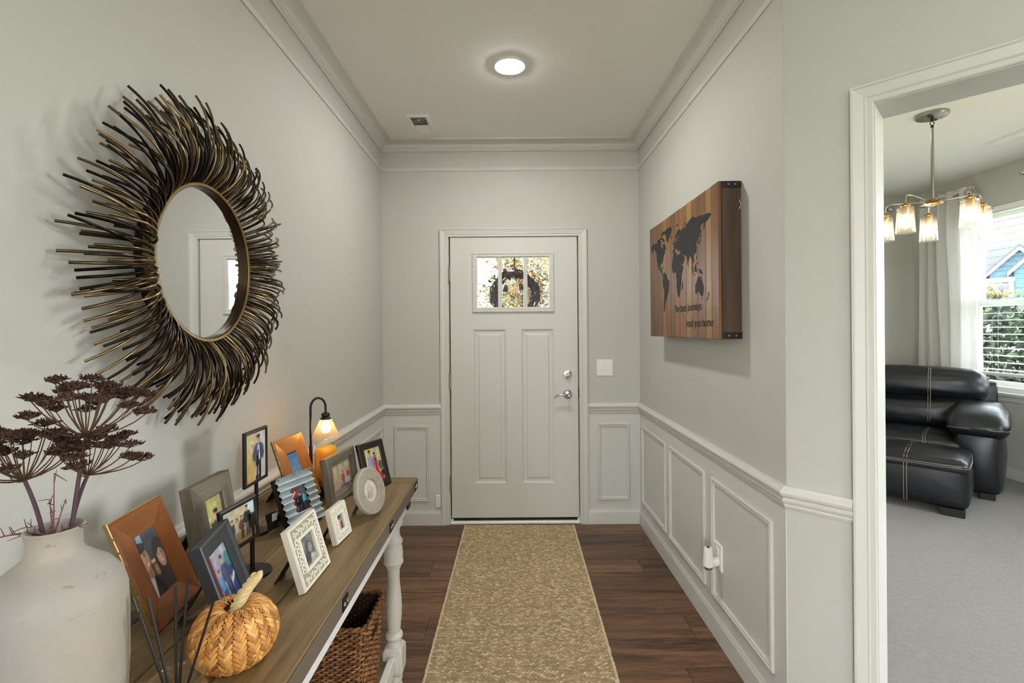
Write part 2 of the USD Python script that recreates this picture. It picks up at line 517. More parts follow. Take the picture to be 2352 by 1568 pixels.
BEAD = [(0, 2.512), (0.006, 2.512), (0.009, 2.518), (0.006, 2.524), (0.009, 2.530), (0.006, 2.537), (0, 2.537)]
CXL, CXR = -0.502, 0.540                   # outer edges of the door casing
left_path = [(-HX, -1.0), (-HX, D), (CXL, D)]
right_path = [(CXR, D), (HX, D), tuple(A0), ang(0.1865)]
around = [(-HX, -1.0), (-HX, D), (HX, D), tuple(A0), ang(2.6)]
struct('trim_1', run(around, CROWN), 'trim_paint', 'crown moulding running round the hall ceiling', 'crown moulding', 15)
struct('trim_2', run(around, BEAD), 'trim_paint', 'thin bead moulding below the crown, closing the frieze', 'moulding', 15)
struct('trim_3', run(left_path, RAIL), 'trim_paint', 'chair rail along the left wall to the front door', 'chair rail', 15)
struct('trim_4', run(right_path, RAIL), 'trim_paint', 'chair rail along the right wall and angled wall', 'chair rail', 15)
struct('baseboard_left', run(left_path, BASE), 'trim_paint', 'white baseboard along the left wall to the front door', 'baseboard', 15)
struct('baseboard_right', run(right_path, BASE), 'trim_paint', 'white baseboard along the right wall', 'baseboard', 15)
struct('baseboard_living', run([(1.033, FYW), (WXW, FYW), (WXW, -0.28)], BASE), 'trim_paint', 'white baseboard of the living room under the window', 'baseboard', 15)

# casing of the angled opening: both faces and the jamb between
CAS = [(0, 0), (0, 0.020), (0.006, 0.021), (0.009, 0.017), (0.018, 0.015), (0.032, 0.011), (0.036, 0.012), (0.040, 0.008), (0.053, 0.008), (0.056, 0.004), (0.056, 0)]


def casing(o, ex, n, w, h, prof=CAS):
    """three-sided casing; w and h of the outer edge; the frame's fourth side is sunk below the floor and cut off"""
    m = ring(w, h + 0.2, prof)
    m.vertices[:, 1] = np.maximum(m.vertices[:, 1] - 0.2, 0.0)
    m = basis(m, o, ex, (0, 0, 1), n)
    return m


def casing3(o, ex, n, w, h, prof=CAS):
    k, v, f = len(prof), [], []
    for d, z in prof:
        v += [(-w / 2 + d, 0, z), (-w / 2 + d, h - d, z), (w / 2 - d, h - d, z), (w / 2 - d, 0, z)]
    for i in range(k):
        j = (i + 1) % k
        for q in range(3):
            a, b, c, e = i * 4 + q, i * 4 + q + 1, j * 4 + q + 1, j * 4 + q
            f += [(a, b, c), (a, c, e)]
    for i in range(1, k - 1):
        f += [(0, i * 4, i * 4 + 4), (3, i * 4 + 7, i * 4 + 3)]
    m = TM(v, f, process=False)
    m.fix_normals()
    return basis(m, o, ex, (0, 0, 1), n)


oc = (O0 + O1) / 2
ow = O1 - O0
d3, n3 = (dA[0], dA[1], 0), (nA[0], nA[1], 0)
op = thing('trim_5', 'white cased opening from the hall to the living room', 'door casing', kind='structure')
c0 = ang(oc)
part(op, 'casing', casing3((c0[0], c0[1], 0), d3, (-nA[0], -nA[1], 0), ow + 0.117, OZ + 0.058), 'trim_paint', 15)
c1 = ang(oc, WT)
part(op, 'casing', casing3((c1[0], c1[1], 0.004), (-dA[0], -dA[1], 0), n3, ow + 0.117, OZ + 0.055), 'trim_paint', 15)
part(op, 'jamb', plan([ang(O0 - 0.012, 0.001), ang(O0, 0.001), ang(O0, WT - 0.001), ang(O0 - 0.012, WT - 0.001)], 0, OZ), 'trim_paint')
part(op, 'jamb', plan([ang(O1, 0.001), ang(O1 + 0.012, 0.001), ang(O1 + 0.012, WT - 0.001), ang(O1, WT - 0.001)], 0, OZ), 'trim_paint')
part(op, 'jamb', plan([ang(O0 - 0.012, 0.001), ang(O1 + 0.012, 0.001), ang(O1 + 0.012, WT - 0.001), ang(O0 - 0.012, WT - 0.001)], OZ, OZ + 0.012), 'trim_paint')

# ---------------------------------------------------------------- front door
dr = thing('door_1', 'white front door with three small panes over two tall panels', 'door', (0, 0, 0), kind='structure')
part(dr, 'casing', casing3((0.019, D, 0), (1, 0, 0), (0, -1, 0), CXR - CXL, 2.100), 'trim_paint', 15)
part(dr, 'jamb', cat_([box(DX0 - 0.012, DX0, D + 0.001, D + 0.125, 0, DZ1), box(DX1, DX1 + 0.012, D + 0.001, D + 0.125, 0, DZ1), box(DX0 - 0.012, DX1 + 0.012, D + 0.001, D + 0.125, DZ1, DZ1 + 0.012)]), 'trim_paint')
part(dr, 'door_stop', cat_([box(DX0, DX0 + 0.014, D + 0.052, D + 0.12, 0.02, DZ1), box(DX1 - 0.014, DX1, D + 0.052, D + 0.12, 0.02, DZ1), box(DX0, DX1, D + 0.052, D + 0.12, DZ1 - 0.014, DZ1)]), 'black_plastic')
SX0, SX1, SZ0, SZ1, SY0, SY1 = -0.432, 0.474, 0.044, 2.044, D + 0.004, D + 0.048


def man(m):
    return m3.Manifold(m3.Mesh(np.asarray(m.vertices, np.float32), np.asarray(m.faces, np.uint32)))


def unman(s):
    q = s.to_mesh()
    return TM(q.vert_properties[:, :3], q.tri_verts, process=False)


def frustum(x0, x1, z0, z1, yf, yb, s):
    """hull from a rectangle at yf to one smaller by s at yb"""
    return hull([(x, yf, z) for x in (x0, x1) for z in (z0, z1)] + [(x, yb, z) for x in (x0 + s, x1 - s) for z in (z0 + s, z1 - s)])


slab = man(bbox(SX0, SX1, SY0, SY1, SZ0, SZ1, 0.002))
slab -= man(box(-0.246, 0.279, SY0 - 0.1, SY1 + 0.1, 1.535, 1.903))
for x0, x1 in ((-0.270, -0.036), (0.071, 0.305)):
    slab -= man(frustum(x0, x1, 0.288, 1.386, SY0 - 0.0005, SY0 + 0.009, 0.016))
    slab += man(frustum(x0 + 0.030, x1 - 0.030, 0.318, 1.356, SY0 + 0.012, SY0 + 0.003, 0.012))
part(dr, 'slab', unman(slab), 'door_paint', smooth=False)
win_o = [(0, 0), (0, 0.010), (0.004, 0.014), (0.010, 0.014), (0.013, 0.010), (0.028, 0.012), (0.036, 0.004), (0.036, -0.01), (0.02, -0.01)]
part(dr, 'window_frame', basis(ring(0.581, 0.424, win_o), (0.0165, SY0, 1.507), (1, 0, 0), (0, 0, 1), (0, -1, 0)), 'trim_paint', 15)
for x0, x1 in ((-0.091, -0.063), (0.091, 0.119)):
    part(dr, 'muntin', bbox(x0, x1, SY0 - 0.008, SY1, 1.540, 1.898, 0.005), 'trim_paint')
for x0, x1 in ((-0.246, -0.088), (-0.066, 0.094), (0.116, 0.279)):
    part(dr, 'pane', box(x0, x1, SY0 + 0.018, SY0 + 0.024, 1.537, 1.901), 'pane_glass')
for sx in (-0.17, 0.017, 0.203):
    for sz in (1.5165, 1.9215):
        part(dr, 'screw', basis(cyl(0.0028, 0, 0.002, 8), (sx, SY0 - 0.0128, sz), (1, 0, 0), (0, 0, 1), (0, -1, 0)), 'brushed_nickel')
for sz in (1.59, 1.71, 1.83):
    for sx in (-0.2645, 0.2975):
        part(dr, 'screw', basis(cyl(0.0028, 0, 0.002, 8), (sx, SY0 - 0.0128, sz), (1, 0, 0), (0, 0, 1), (0, -1, 0)), 'brushed_nickel')
for hz in (1.780, 1.022, 0.290):
    hg = part(dr, 'hinge', moved(cyl(0.007, -0.05, 0.05, 12), DX0 + 0.004, SY0 - 0.006, hz), 'brushed_nickel')
    part(hg, 'hinge_leaf', box(DX0 - 0.018, DX0 + 0.006, D + 0.0005, D + 0.003, hz - 0.05, hz + 0.05), 'brushed_nickel')
    part(hg, 'hinge_pin', cat_([moved(lathe([(0, 0), (0.006, 0), (0.008, 0.006), (0, 0.012)], 10), DX0 + 0.004, SY0 - 0.006, hz + 0.05), moved(lathe([(0, -0.012), (0.008, -0.006), (0.006, 0), (0, 0)], 10), DX0 + 0.004, SY0 - 0.006, hz - 0.05)]), 'brushed_nickel')


def on_door(m, x, z, y=SY0):
    return basis(m, (x, y, z), (1, 0, 0), (0, 0, 1), (0, -1, 0))


ros = [(0, 0), (0.033, 0), (0.033, 0.006), (0.030, 0.012), (0.018, 0.017), (0, 0.018)]
db = part(dr, 'deadbolt', on_door(lathe([(0, 0), (0.031, 0), (0.031, 0.008), (0.028, 0.014), (0.012, 0.017), (0.011, 0.022), (0, 0.022)], 32), 0.400, 1.063), 'chrome')
tt = moved(bbox(-0.017, 0.017, -0.006, 0.006, 0.02, 0.034, 0.004), rz=-0.6)
part(db, 'thumb_turn', on_door(tt, 0.400, 1.063), 'chrome')
lv = part(dr, 'lever_handle', on_door(lathe(ros, 32), 0.398, 0.921), 'chrome')
lp = [(0.0, 0, 0.016), (0.0, 0, 0.050), (-0.012, 0.002, 0.056), (-0.035, 0.006, 0.056), (-0.060, 0.007, 0.054), (-0.080, 0.001, 0.052), (-0.094, -0.010, 0.050), (-0.099, -0.015, 0.049)]
part(lv, 'lever', on_door(tube(lp, [0.011, 0.011, 0.0105, 0.008, 0.007, 0.006, 0.005, 0.004], 12), 0.400, 0.917), 'chrome', 60)
part(lv, 'lock_button', on_door(cyl(0.006, 0.05, 0.063, 16), 0.402, 0.917), 'chrome')
part(dr, 'strike_plate', cat_([box(DX1 - 0.003, DX1 + 0.001, D + 0.002, D + 0.03, 0.88, 0.97), moved(cyl(0.008, -0.03, 0.03, 12), DX1 + 0.004, D + 0.001, 0.925)]), 'brushed_nickel')
part(dr, 'threshold', bbox(DX0, DX1, D - 0.012, D + 0.12, 0.0, 0.022, 0.006), 'white_plastic')
part(dr, 'door_sweep', box(SX0 + 0.01, SX1 - 0.01, SY0 + 0.01, SY1 - 0.005, 0.022, 0.046), 'black_plastic')

# ---------------------------------------------------------------- fixtures on walls and ceiling
sp = thing('light_switch_plate', 'white double toggle light switch plate right of the front door', 'light switch', (0.664, D, 1.107))
part(sp, 'plate', on_door(ring(0.116, 0.116, [(0, 0), (0, 0.004), (0.004, 0.007), (0.056, 0.007), (0.056, 0)]), 0, -0.058, 0), 'white_plastic', 20)
for dx in (-0.023, 0.023):
    tg = part(sp, 'toggle', on_door(hull([(x, y, 0.006) for x in (dx - 0.005, dx + 0.005) for y in (-0.013, 0.013)] + [(x, y, 0.019) for x in (dx - 0.0035, dx + 0.0035) for y in (-0.013, -0.006)]), 0, 0, 0), 'white_plastic')
    for dz in (-0.03, 0.03):
        part(sp, 'screw', on_door(cyl(0.0025, 0.006, 0.008, 8), dx, dz, 0), 'white_plastic')
single('door_sensor', bbox(-0.545, -0.508, D - 0.018, D - 0.002, 0.128, 0.212, 0.003), 'white_plastic', 'small white door sensor stuck low on the wall beside the front door', 'sensor')

cl = thing('ceiling_light', 'round white recessed ceiling light glowing in the hall ceiling', 'ceiling light', (0.004, 2.444, CZ))
part(cl, 'trim_ring', lathe([(0.070, -0.001), (0.070, -0.006), (0.076, -0.008), (0.084, -0.006), (0.086, 0.0)], 48), 'white_plastic')
part(cl, 'lens', lathe([(0, -0.016), (0.04, -0.0145), (0.066, -0.010), (0.0715, -0.005), (0.0715, -0.001), (0, -0.001)], 48), 'lamp_lens', label='glowing frosted lens')

cv = thing('ceiling_vent', 'white metal air vent in the hall ceiling with half its louvres open', 'air vent', (-0.571, 3.137, CZ), rz=-0.02)
part(cv, 'frame', basis(ring(0.146, 0.292, [(0, 0), (0, 0.004), (0.006, 0.010), (0.024, 0.010), (0.026, 0.002), (0.026, 0)]), (0, -0.146, 0), (1, 0, 0), (0, 1, 0), (0, 0, -1)), 'white_plastic', 20)
part(cv, 'duct', box(-0.05, 0.05, -0.122, 0.122, -0.001, 0.0), 'black_plastic')  # black sheet stands in for the shade inside the vent
for k in range(20):
    yy = -0.116 + k * 0.0122
    ang_ = 0.22 if k > 9 else -0.42
    part(cv, 'louvre', moved(box(-0.047, 0.047, -0.0062, 0.0062, -0.0006, 0.0006), 0, yy, -0.0065, rx=-ang_), 'white_plastic', False)
part(cv, 'damper_lever', tube([(0.0, -0.085, -0.008), (-0.002, -0.1, -0.014), (0.006, -0.112, -0.022)], 0.0035, 6), 'white_plastic')

ol = thing('wall_outlet', 'white duplex outlet low on the right wall beside the panel moulding', 'outlet', (HX - WS, 2.1375, 0.375))
eo = ((0, 1, 0), (0, 0, 1), (-1, 0, 0))
part(ol, 'plate', basis(ring(0.078, 0.116, [(0, 0), (0, 0.004), (0.004, 0.007), (0.036, 0.007), (0.036, 0)]), (0, 0, -0.058), *eo), 'white_plastic', 20)
for dz in (-0.022, 0.022):
    so = part(ol, 'socket', basis(lathe([(0, 0.006), (0.017, 0.006), (0.016, 0.009), (0, 0.009)], 20), (0, 0, dz), *eo), 'white_plastic')
    part(so, 'slot', cat_([basis(box(a - 0.001, a + 0.001, -0.004, 0.004, 0.0088, 0.0093), (0, 0, dz + 0.004), *eo) for a in (-0.006, 0.006)]), 'dark_grey_slot')
af = thing('plug_in_freshener', 'white plug-in air freshener in the outlet on the right wall', 'air freshener', (HX - WS, 2.135, 0.35))
part(af, 'plug', basis(lathe([(0, 0.007), (0.017, 0.007), (0.019, 0.012), (0.018, 0.030), (0, 0.032)], 24), (0, 0, 0), *eo), 'white_plastic')
part(af, 'body', moved(lathe([(0, -0.022), (0.020, -0.022), (0.0225, -0.018), (0.0215, 0.02), (0.018, 0.058), (0.016, 0.062), (0, 0.062)], 28), -0.046, 0.006, 0.0), 'white_plastic')
part(af, 'cap_vent', moved(lathe([(0, 0.062), (0.008, 0.062), (0.006, 0.066), (0, 0.066)], 16), -0.046, 0.006, 0), 'dark_grey_slot')
part(af, 'bottle', moved(lathe([(0, -0.034), (0.015, -0.034), (0.0185, -0.028), (0.0185, -0.021), (0, -0.021)], 20), -0.046, 0.006, 0), 'brushed_nickel', label='dark refill showing below the white body')
# ================================================================ MATERIALS OF THE THINGS
wood('table_wood', (86, 68, 42), (148, 122, 82), 'y', 16.0, 0.07, 0.5, 0.35, rand=0.10, spread=0.2)
wood('table_wood_cross', (84, 66, 41), (144, 119, 80), 'x', 16.0, 0.07, 0.5, 0.35, rand=0.10, spread=0.2)
plain('table_edge', (98, 86, 72), 0.6, bump=0.3, bscale=60, var=0.12, vscale=9)
plain('white_wood', (222, 220, 216), 0.5, bump=0.35, bscale=90, var=0.03, vscale=20)
plain('iron', (34, 31, 29), 0.5, 0.6)
M('vase_ceramic', {'tc': ('texture_coordinate', {}), 'mp': ('mapping', dict(scale=(1.0, 1.0, 2.2))), 'n1': ('noise_texture', dict(scale=6.0, detail=3.0)), 'r1': ('rgb_ramp', dict(ramp=[(0.35, lin((158, 153, 149))), (0.65, lin((174, 161, 144)))])),
                    'n2': ('noise_texture', dict(scale=38.0, detail=3.0, roughness=0.6)), 'r2': ('rgb_ramp', dict(ramp=[(0.66, (0, 0, 0)), (0.76, (1, 1, 1))])), 'x': ('mix', dict(color2=lin((124, 102, 74)))),
                    'n3': ('noise_texture', dict(scale=45.0, detail=3.0)), 'b': ('bump', dict(strength=0.5, distance=0.002)), 'm': ('math', dict(math_type='multiply', value2=0.6)), 'p': ('principled_bsdf', dict(roughness=0.55))},
  [('tc.object', 'n1.vector'), ('n1.fac', 'r1.fac'), ('tc.object', 'mp.vector'), ('mp.vector', 'n2.vector'), ('n2.fac', 'r2.fac'), ('r2.color', 'm.value1'), ('m.value', 'x.fac'), ('r1.color', 'x.color1'), ('x.color', 'p.base_color'), ('tc.object', 'n3.vector'), ('n3.fac', 'b.height'), ('b.normal', 'p.normal')])
plain('dark_bronze', (60, 48, 34), 0.35, 0.9)
M('rod_metal', {'oi': ('object_info', {}), 'r': ('rgb_ramp', dict(ramp=[(0.0, lin((26, 22, 18))), (0.5, lin((66, 55, 40))), (0.85, lin((116, 97, 68))), (1.0, lin((158, 136, 98)))])),
                'p': ('principled_bsdf', dict(metallic=0.9, roughness=0.27))}, [('oi.random', 'r.fac'), ('r.color', 'p.base_color')])
plain('antique_gold', (158, 134, 88), 0.42, 0.9, var=0.15, vscale=20)
plain('mirror_glass', (238, 240, 240), 0.015, 1.0)
wood('warm_wood_x', (112, 60, 24), (166, 100, 48), 'x', 18.0, 0.10, 0.33, 0.1, rand=0.06)
wood('warm_wood_z', (106, 56, 22), (160, 94, 44), 'z', 18.0, 0.10, 0.33, 0.1, rand=0.06)
wood('orange_wood_x', (150, 86, 34), (196, 128, 62), 'x', 18.0, 0.10, 0.33, 0.1, rand=0.05)
wood('orange_wood_z', (146, 82, 32), (192, 124, 58), 'z', 18.0, 0.10, 0.33, 0.1, rand=0.05)
wood('grey_wood_x', (82, 74, 62), (142, 132, 114), 'x', 30.0, 0.05, 0.6, 0.6, rand=0.06)
wood('grey_wood_z', (80, 72, 60), (138, 128, 110), 'z', 30.0, 0.05, 0.6, 0.6, rand=0.06)
plain('charcoal_frame', (56, 56, 60), 0.45)
plain('black_frame', (24, 22, 22), 0.4)
plain('espresso_frame', (38, 29, 25), 0.4)
plain('zinc', (166, 178, 180), 0.45, 0.35, var=0.1, vscale=15)
plain('ivory_resin', (228, 222, 208), 0.45, var=0.04, vscale=30)
plain('antique_ground', (160, 148, 126), 0.7)
plain('grey_resin', (170, 160, 146), 0.6, var=0.06, vscale=40)
plain('cream_mat', (214, 206, 194), 0.6)
plain('card_back', (26, 24, 23), 0.8)
plain('label_white', (232, 232, 230), 0.6)
vertex_paint('photo_print', 0.22, coat_weight=0.5, coat_roughness=0.05)
vertex_paint('rug_fibre', 0.95)
plain('braid_leaf', (196, 142, 84), 0.55, bump=0.5, bscale=120)
M('braid_leaves', {'a': ('attribute', dict(attribute='paint')), 'r': ('rgb_ramp', dict(ramp=[(0.0, lin((134, 84, 38))), (0.35, lin((190, 128, 62))), (0.7, lin((220, 158, 80))), (1.0, lin((236, 190, 118)))])),
                   'tc': ('texture_coordinate', {}), 'n': ('noise_texture', dict(scale=260.0, detail=3.0)), 'b': ('bump', dict(strength=0.5, distance=0.001)),
                   'p': ('principled_bsdf', dict(roughness=0.5))}, [('a.color', 'r.fac'), ('r.color', 'p.base_color'), ('tc.object', 'n.vector'), ('n.fac', 'b.height'), ('b.normal', 'p.normal')])
M('wicker', {'g': ('geometry', {}), 'tc': ('texture_coordinate', {}), 'n': ('noise_texture', dict(scale=55.0, detail=4.0)), 'r': ('rgb_ramp', dict(ramp=[(0.3, lin((78, 46, 22))), (0.5, lin((138, 90, 48))), (0.68, lin((184, 132, 78)))])),
             'p': ('principled_bsdf', dict(roughness=0.5))}, [('tc.object', 'n.vector'), ('n.fac', 'r.fac'), ('r.color', 'p.base_color')])
plain('wicker_dark', (52, 34, 22), 0.7)
plain('rope_stem', (214, 190, 140), 0.7, bump=0.4, bscale=300, var=0.08, vscale=60)
plain('stem_purple', (74, 54, 62), 0.6)
plain('stem_brown', (92, 66, 48), 0.7)
plain('floret', (66, 42, 32), 0.85, var=0.45, vscale=160)
plain('dry_grass', (112, 70, 76), 0.7)
plain('candle_wax', (255, 124, 26), 0.45, subsurface_weight=1.0, subsurface_scale=0.06, subsurface_radius=(1.0, 0.45, 0.12))
M('jar_glass', {'t': ('transparent_bsdf', dict(color=(0.99, 0.98, 0.96))), 'g': ('glossy_bsdf', dict(color=(1, 1, 1), roughness=0.03)), 'f': ('layer_weight', dict(blend=0.5)), 'pw': ('math', dict(math_type='power', value2=4.0)), 'fm': ('math', dict(math_type='multiply_add', value2=0.7, value3=0.03)), 'x': ('mix_closure', {})},
  [('f.facing', 'pw.value1'), ('pw.value', 'fm.value1'), ('fm.value', 'x.fac'), ('t.BSDF', 'x.closure1'), ('g.BSDF', 'x.closure2')], surface='x.closure')
M('pressed_glass', {'t': ('transparent_bsdf', dict(color=(0.97, 0.93, 0.86))), 'd': ('translucent_bsdf', dict(color=(0.95, 0.88, 0.76))), 'g': ('glossy_bsdf', dict(color=(1, 1, 1), roughness=0.08)),
                    'f': ('layer_weight', dict(blend=0.5)), 'pw': ('math', dict(math_type='power', value2=4.0)), 'fm': ('math', dict(math_type='multiply_add', value2=0.7, value3=0.03)), 'a': ('mix_closure', dict(fac=0.07)), 'x': ('mix_closure', {})},
  [('t.BSDF', 'a.closure1'), ('d.BSDF', 'a.closure2'), ('f.facing', 'pw.value1'), ('pw.value', 'fm.value1'), ('fm.value', 'x.fac'), ('a.closure', 'x.closure1'), ('g.BSDF', 'x.closure2')], surface='x.closure')
emit('warm_bulb', (255, 190, 110), 42.0)
plain('lamp_wood', (62, 34, 22), 0.4)
for i_, (a_, b_) in enumerate((((94, 60, 24), (152, 104, 50)), ((76, 50, 22), (126, 88, 42)), ((106, 78, 40), (160, 122, 68)), ((86, 50, 20), (142, 92, 40)))):
    wood('map_wood_%d' % i_, a_, b_, 'z', 22.0, 0.07, 0.5, 0.3, rand=0.12)
wood('map_side', (48, 34, 22), (92, 68, 46), 'z', 22.0, 0.08, 0.55, 0.3)
plain('map_ink', (20, 18, 18), 0.75, var=0.2, vscale=30)

# ================================================================ CONSOLE TABLE
TZ, TX0, TX1, TY0, TY1 = 0.80, -0.888, -0.378, 0.42, 1.92
ct = thing('console_table', 'long farmhouse console table with weathered brown top and white turned legs', 'table', (0, 0, 0))
for k, (a, b) in enumerate(((TX0, -0.762), (-0.762, -0.634), (-0.634, -0.506), (-0.506, TX1))):
    part(ct, 'top_plank', bbox(a + 0.0008, b - 0.0008, TY0 + 0.075, TY1 - 0.075, TZ - 0.04, TZ, 0.0025), 'table_wood', False)
for a, b in ((TY0, TY0 + 0.075), (TY1 - 0.075, TY1)):
    part(ct, 'breadboard_end', bbox(TX0, TX1, a + 0.0006, b - 0.0006, TZ - 0.04, TZ, 0.0025), 'table_wood_cross', False)
part(ct, 'edge_band', bbox(TX1 - 0.001, TX1 + 0.003, TY0, TY1, TZ - 0.041, TZ - 0.003, 0.001), 'table_edge', False, label='weathered grey front edge of the table top')
AX = TX1 - 0.034
part(ct, 'apron', cat_([bbox(AX - 0.02, AX, TY0 + 0.05, TY1 - 0.05, TZ - 0.125, TZ - 0.04, 0.002), bbox(TX0 + 0.03, TX0 + 0.05, TY0 + 0.05, TY1 - 0.05, TZ - 0.125, TZ - 0.04, 0.002),
                        bbox(TX0 + 0.04, AX - 0.01, TY1 - 0.075, TY1 - 0.055, TZ - 0.125, TZ - 0.04, 0.002), bbox(TX0 + 0.04, AX - 0.01, TY0 + 0.055, TY0 + 0.075, TZ - 0.125, TZ - 0.04, 0.002)]), 'white_wood')
LEG = [(0, 0.0), (0.026, 0.0), (0.033, 0.012), (0.0345, 0.035), (0.031, 0.060), (0.024, 0.076), (0.026, 0.082), (0.030, 0.086), (0.030, 0.094), (0.026, 0.100), (0.022, 0.106), (0.022, 0.112)]
LEG2 = [(0.022, 0.206), (0.029, 0.212), (0.029, 0.218), (0.026, 0.224), (0.0255, 0.232), (0.031, 0.240), (0.0325, 0.247), (0.030, 0.255), (0.0235, 0.262), (0.0245, 0.285), (0.0285, 0.320), (0.0295, 0.350), (0.028, 0.385), (0.0235, 0.430),
        (0.0215, 0.465), (0.0225, 0.490), (0.028, 0.506), (0.035, 0.516), (0.0365, 0.522), (0.034, 0.528), (0.0345, 0.555), (0.033, 0.575), (0.029, 0.583), (0.0335, 0.592), (0.034, 0.600), (0.029, 0.607), (0.024, 0.620), (0.0235, 0.645), (0.029, 0.652), (0.034, 0.662), (0.034, 0.672), (0.028, 0.681), (0.028, 0.69)]
LY0, LY1, LXF, LXB = TY0 + 0.115, TY1 - 0.115, -0.446, TX0 + 0.068


def sq_block(z0, z1, h, c):
    """square block with lamb's-tongue corners"""
    q = [(-h, -h + c), (-h + c, -h), (h - c, -h), (h, -h + c), (h, h - c), (h - c, h), (-h + c, h), (-h, h - c)]
    s = [(x * 0.78, y * 0.78, z) for x, y in q for z in (z0, z1)]
    return hull(s + [(x, y, z) for x, y in q for z in (z0 + 0.012, z1 - 0.012)])


for lx in (LXF, LXB):
    for ly in (LY0, LY1):
        part(ct, 'leg', moved(cat_([lathe(LEG, 40), sq_block(0.108, 0.212, 0.0365, 0.004), lathe(LEG2, 40), bbox(-0.036, 0.036, -0.036, 0.036, 0.688, 0.760, 0.003)]), lx, ly), 'white_wood', 35)
for lx in (LXF, LXB):
    part(ct, 'shelf_rail', bbox(lx - 0.012, lx + 0.012, LY0 + 0.03, LY1 - 0.03, 0.130, 0.190, 0.003), 'white_wood')
for k in range(4):
    x0 = LXB + 0.013 + k * ((LXF - LXB - 0.026) / 4)
    part(ct, 'shelf_plank', bbox(x0 + 0.001, x0 + (LXF - LXB - 0.026) / 4 - 0.001, LY0 - 0.02, LY1 + 0.02, 0.150, 0.172, 0.002), 'table_wood', False)
for yy in (TY1 - 0.05, 1.49, 1.075, 0.66):
    br = part(ct, 'clasp', cat_([bbox(TX1 + 0.002, TX1 + 0.006, yy - 0.016, yy + 0.016, TZ - 0.036, TZ - 0.006, 0.001)]), 'iron')
    part(br, 'stud', cat_([basis(lathe([(0, 0), (0.005, 0), (0.004, 0.003), (0, 0.004)], 10), (TX1 + 0.006, yy + s * 0.009, TZ - 0.021), (0, 1, 0), (0, 0, 1), (1, 0, 0)) for s in (-1, 1)]), 'brushed_nickel')
part(ct, 'latch', bbox(TX1 - 0.004, TX1 + 0.004, 1.735, 1.775, TZ - 0.062, TZ - 0.042, 0.002), 'iron')

# ================================================================ RUNNER RUG (woven in relief)
RW, RL, RYE = 0.775, 2.42, 3.405
nx, ny = 290, 1000
gx, gy = np.meshgrid(np.linspace(-RW / 2, RW / 2, nx), np.linspace(0, RL, ny))
sx, sy = 0.0165, 0.0080
ri = np.floor(gy / sy)
pk = np.floor((gx + 3 + (ri % 6) * sx / 3.0 * np.where((ri // 6) % 2 == 0, 1, -1)) / sx)
fx, fy = ((gx + 3 + (ri % 6) * sx / 3.0 * np.where((ri // 6) % 2 == 0, 1, -1)) / sx) % 1, (gy / sy) % 1
stitch = np.random.default_rng(3).beta(1.5, 2.0, (400, 400))
hsh = stitch[ri.astype(int) % 400, pk.astype(int) % 400]
hump = np.clip(1 - np.abs(2 * fx - 1) ** 3, 0, 1) * np.clip(1 - np.abs(2 * fy - 1) ** 2, 0, 1)
gz = 0.006 + 0.0038 * hump * (0.75 + 0.5 * hsh)
rim = np.minimum.reduce([gx + RW / 2, RW / 2 - gx, gy * 0 + 1])
edge = rim < 0.012
gz = np.where(edge, 0.0095 + 0.002 * np.sin(gy * 260) * 1, gz)
gz = np.where((rim < 0.0015) | (gy < 1e-6) | (gy > RL - 1e-6), 0.0, gz)
gxw = gx + np.where(rim < 0.004, 0.0022 * (meshkit.noise(np.stack([gx * 0 + np.sign(gx) * 7, gy * 190, gx * 0], -1)) - 0.5) * 2, 0)
c_lo, c_mid, c_hi, c_edge = (np.array(lin(c)) for c in ((156, 133, 100), (188, 164, 128), (232, 210, 174), (208, 192, 156)))
mixv = hsh[..., None]
col = np.where(mixv < 0.5, c_lo + (c_mid - c_lo) * mixv * 2, c_mid + (c_hi - c_mid) * (mixv - 0.5) * 2)
col = col * (0.80 + 0.30 * meshkit.noise(np.stack([gx * 60, gy * 240, gx * 0], -1)))[..., None]
col = np.where((hump < 0.22)[..., None], c_lo * 0.85, col)
col = np.where(edge[..., None], c_edge * (0.85 + 0.3 * hsh[..., None]), col)
idx = np.arange(nx * ny).reshape(ny, nx)
rf = np.vstack([np.stack([idx[:-1, :-1], idx[:-1, 1:], idx[1:, 1:]], -1).reshape(-1, 3), np.stack([idx[:-1, :-1], idx[1:, 1:], idx[1:, :-1]], -1).reshape(-1, 3)])
rv = np.stack([gxw, -gy, gz], -1).reshape(-1, 3)
rt = np.array([[math.cos(-0.0135), -math.sin(-0.0135)], [math.sin(-0.0135), math.cos(-0.0135)]])
rv[:, :2] = rv[:, :2] @ rt.T + np.array([0.047, RYE])
rf = rf[:, ::-1]
rug = TM(rv, rf, process=False)
single('runner_rug', rug, 'rug_fibre', 'long tan woven jute runner rug leading to the front door', 'rug', smooth=True, paint=col.reshape(-1, 3))

# ================================================================ SUNBURST MIRROR
MY, MZ, MR = 1.370, 1.576, 0.214
mi = thing('sunburst_mirror', 'large round sunburst mirror with bronze and gold metal rods on left wall', 'mirror', (-HX, MY, MZ))
eL = ((0, 1, 0), (0, 0, 1), (1, 0, 0))       # x along the wall, y up, z into the hall


def on_wall(m):
    m = basis(m, (0, 0, 0), *eL)
    m.vertices[:, 2] *= 1.045
    return m


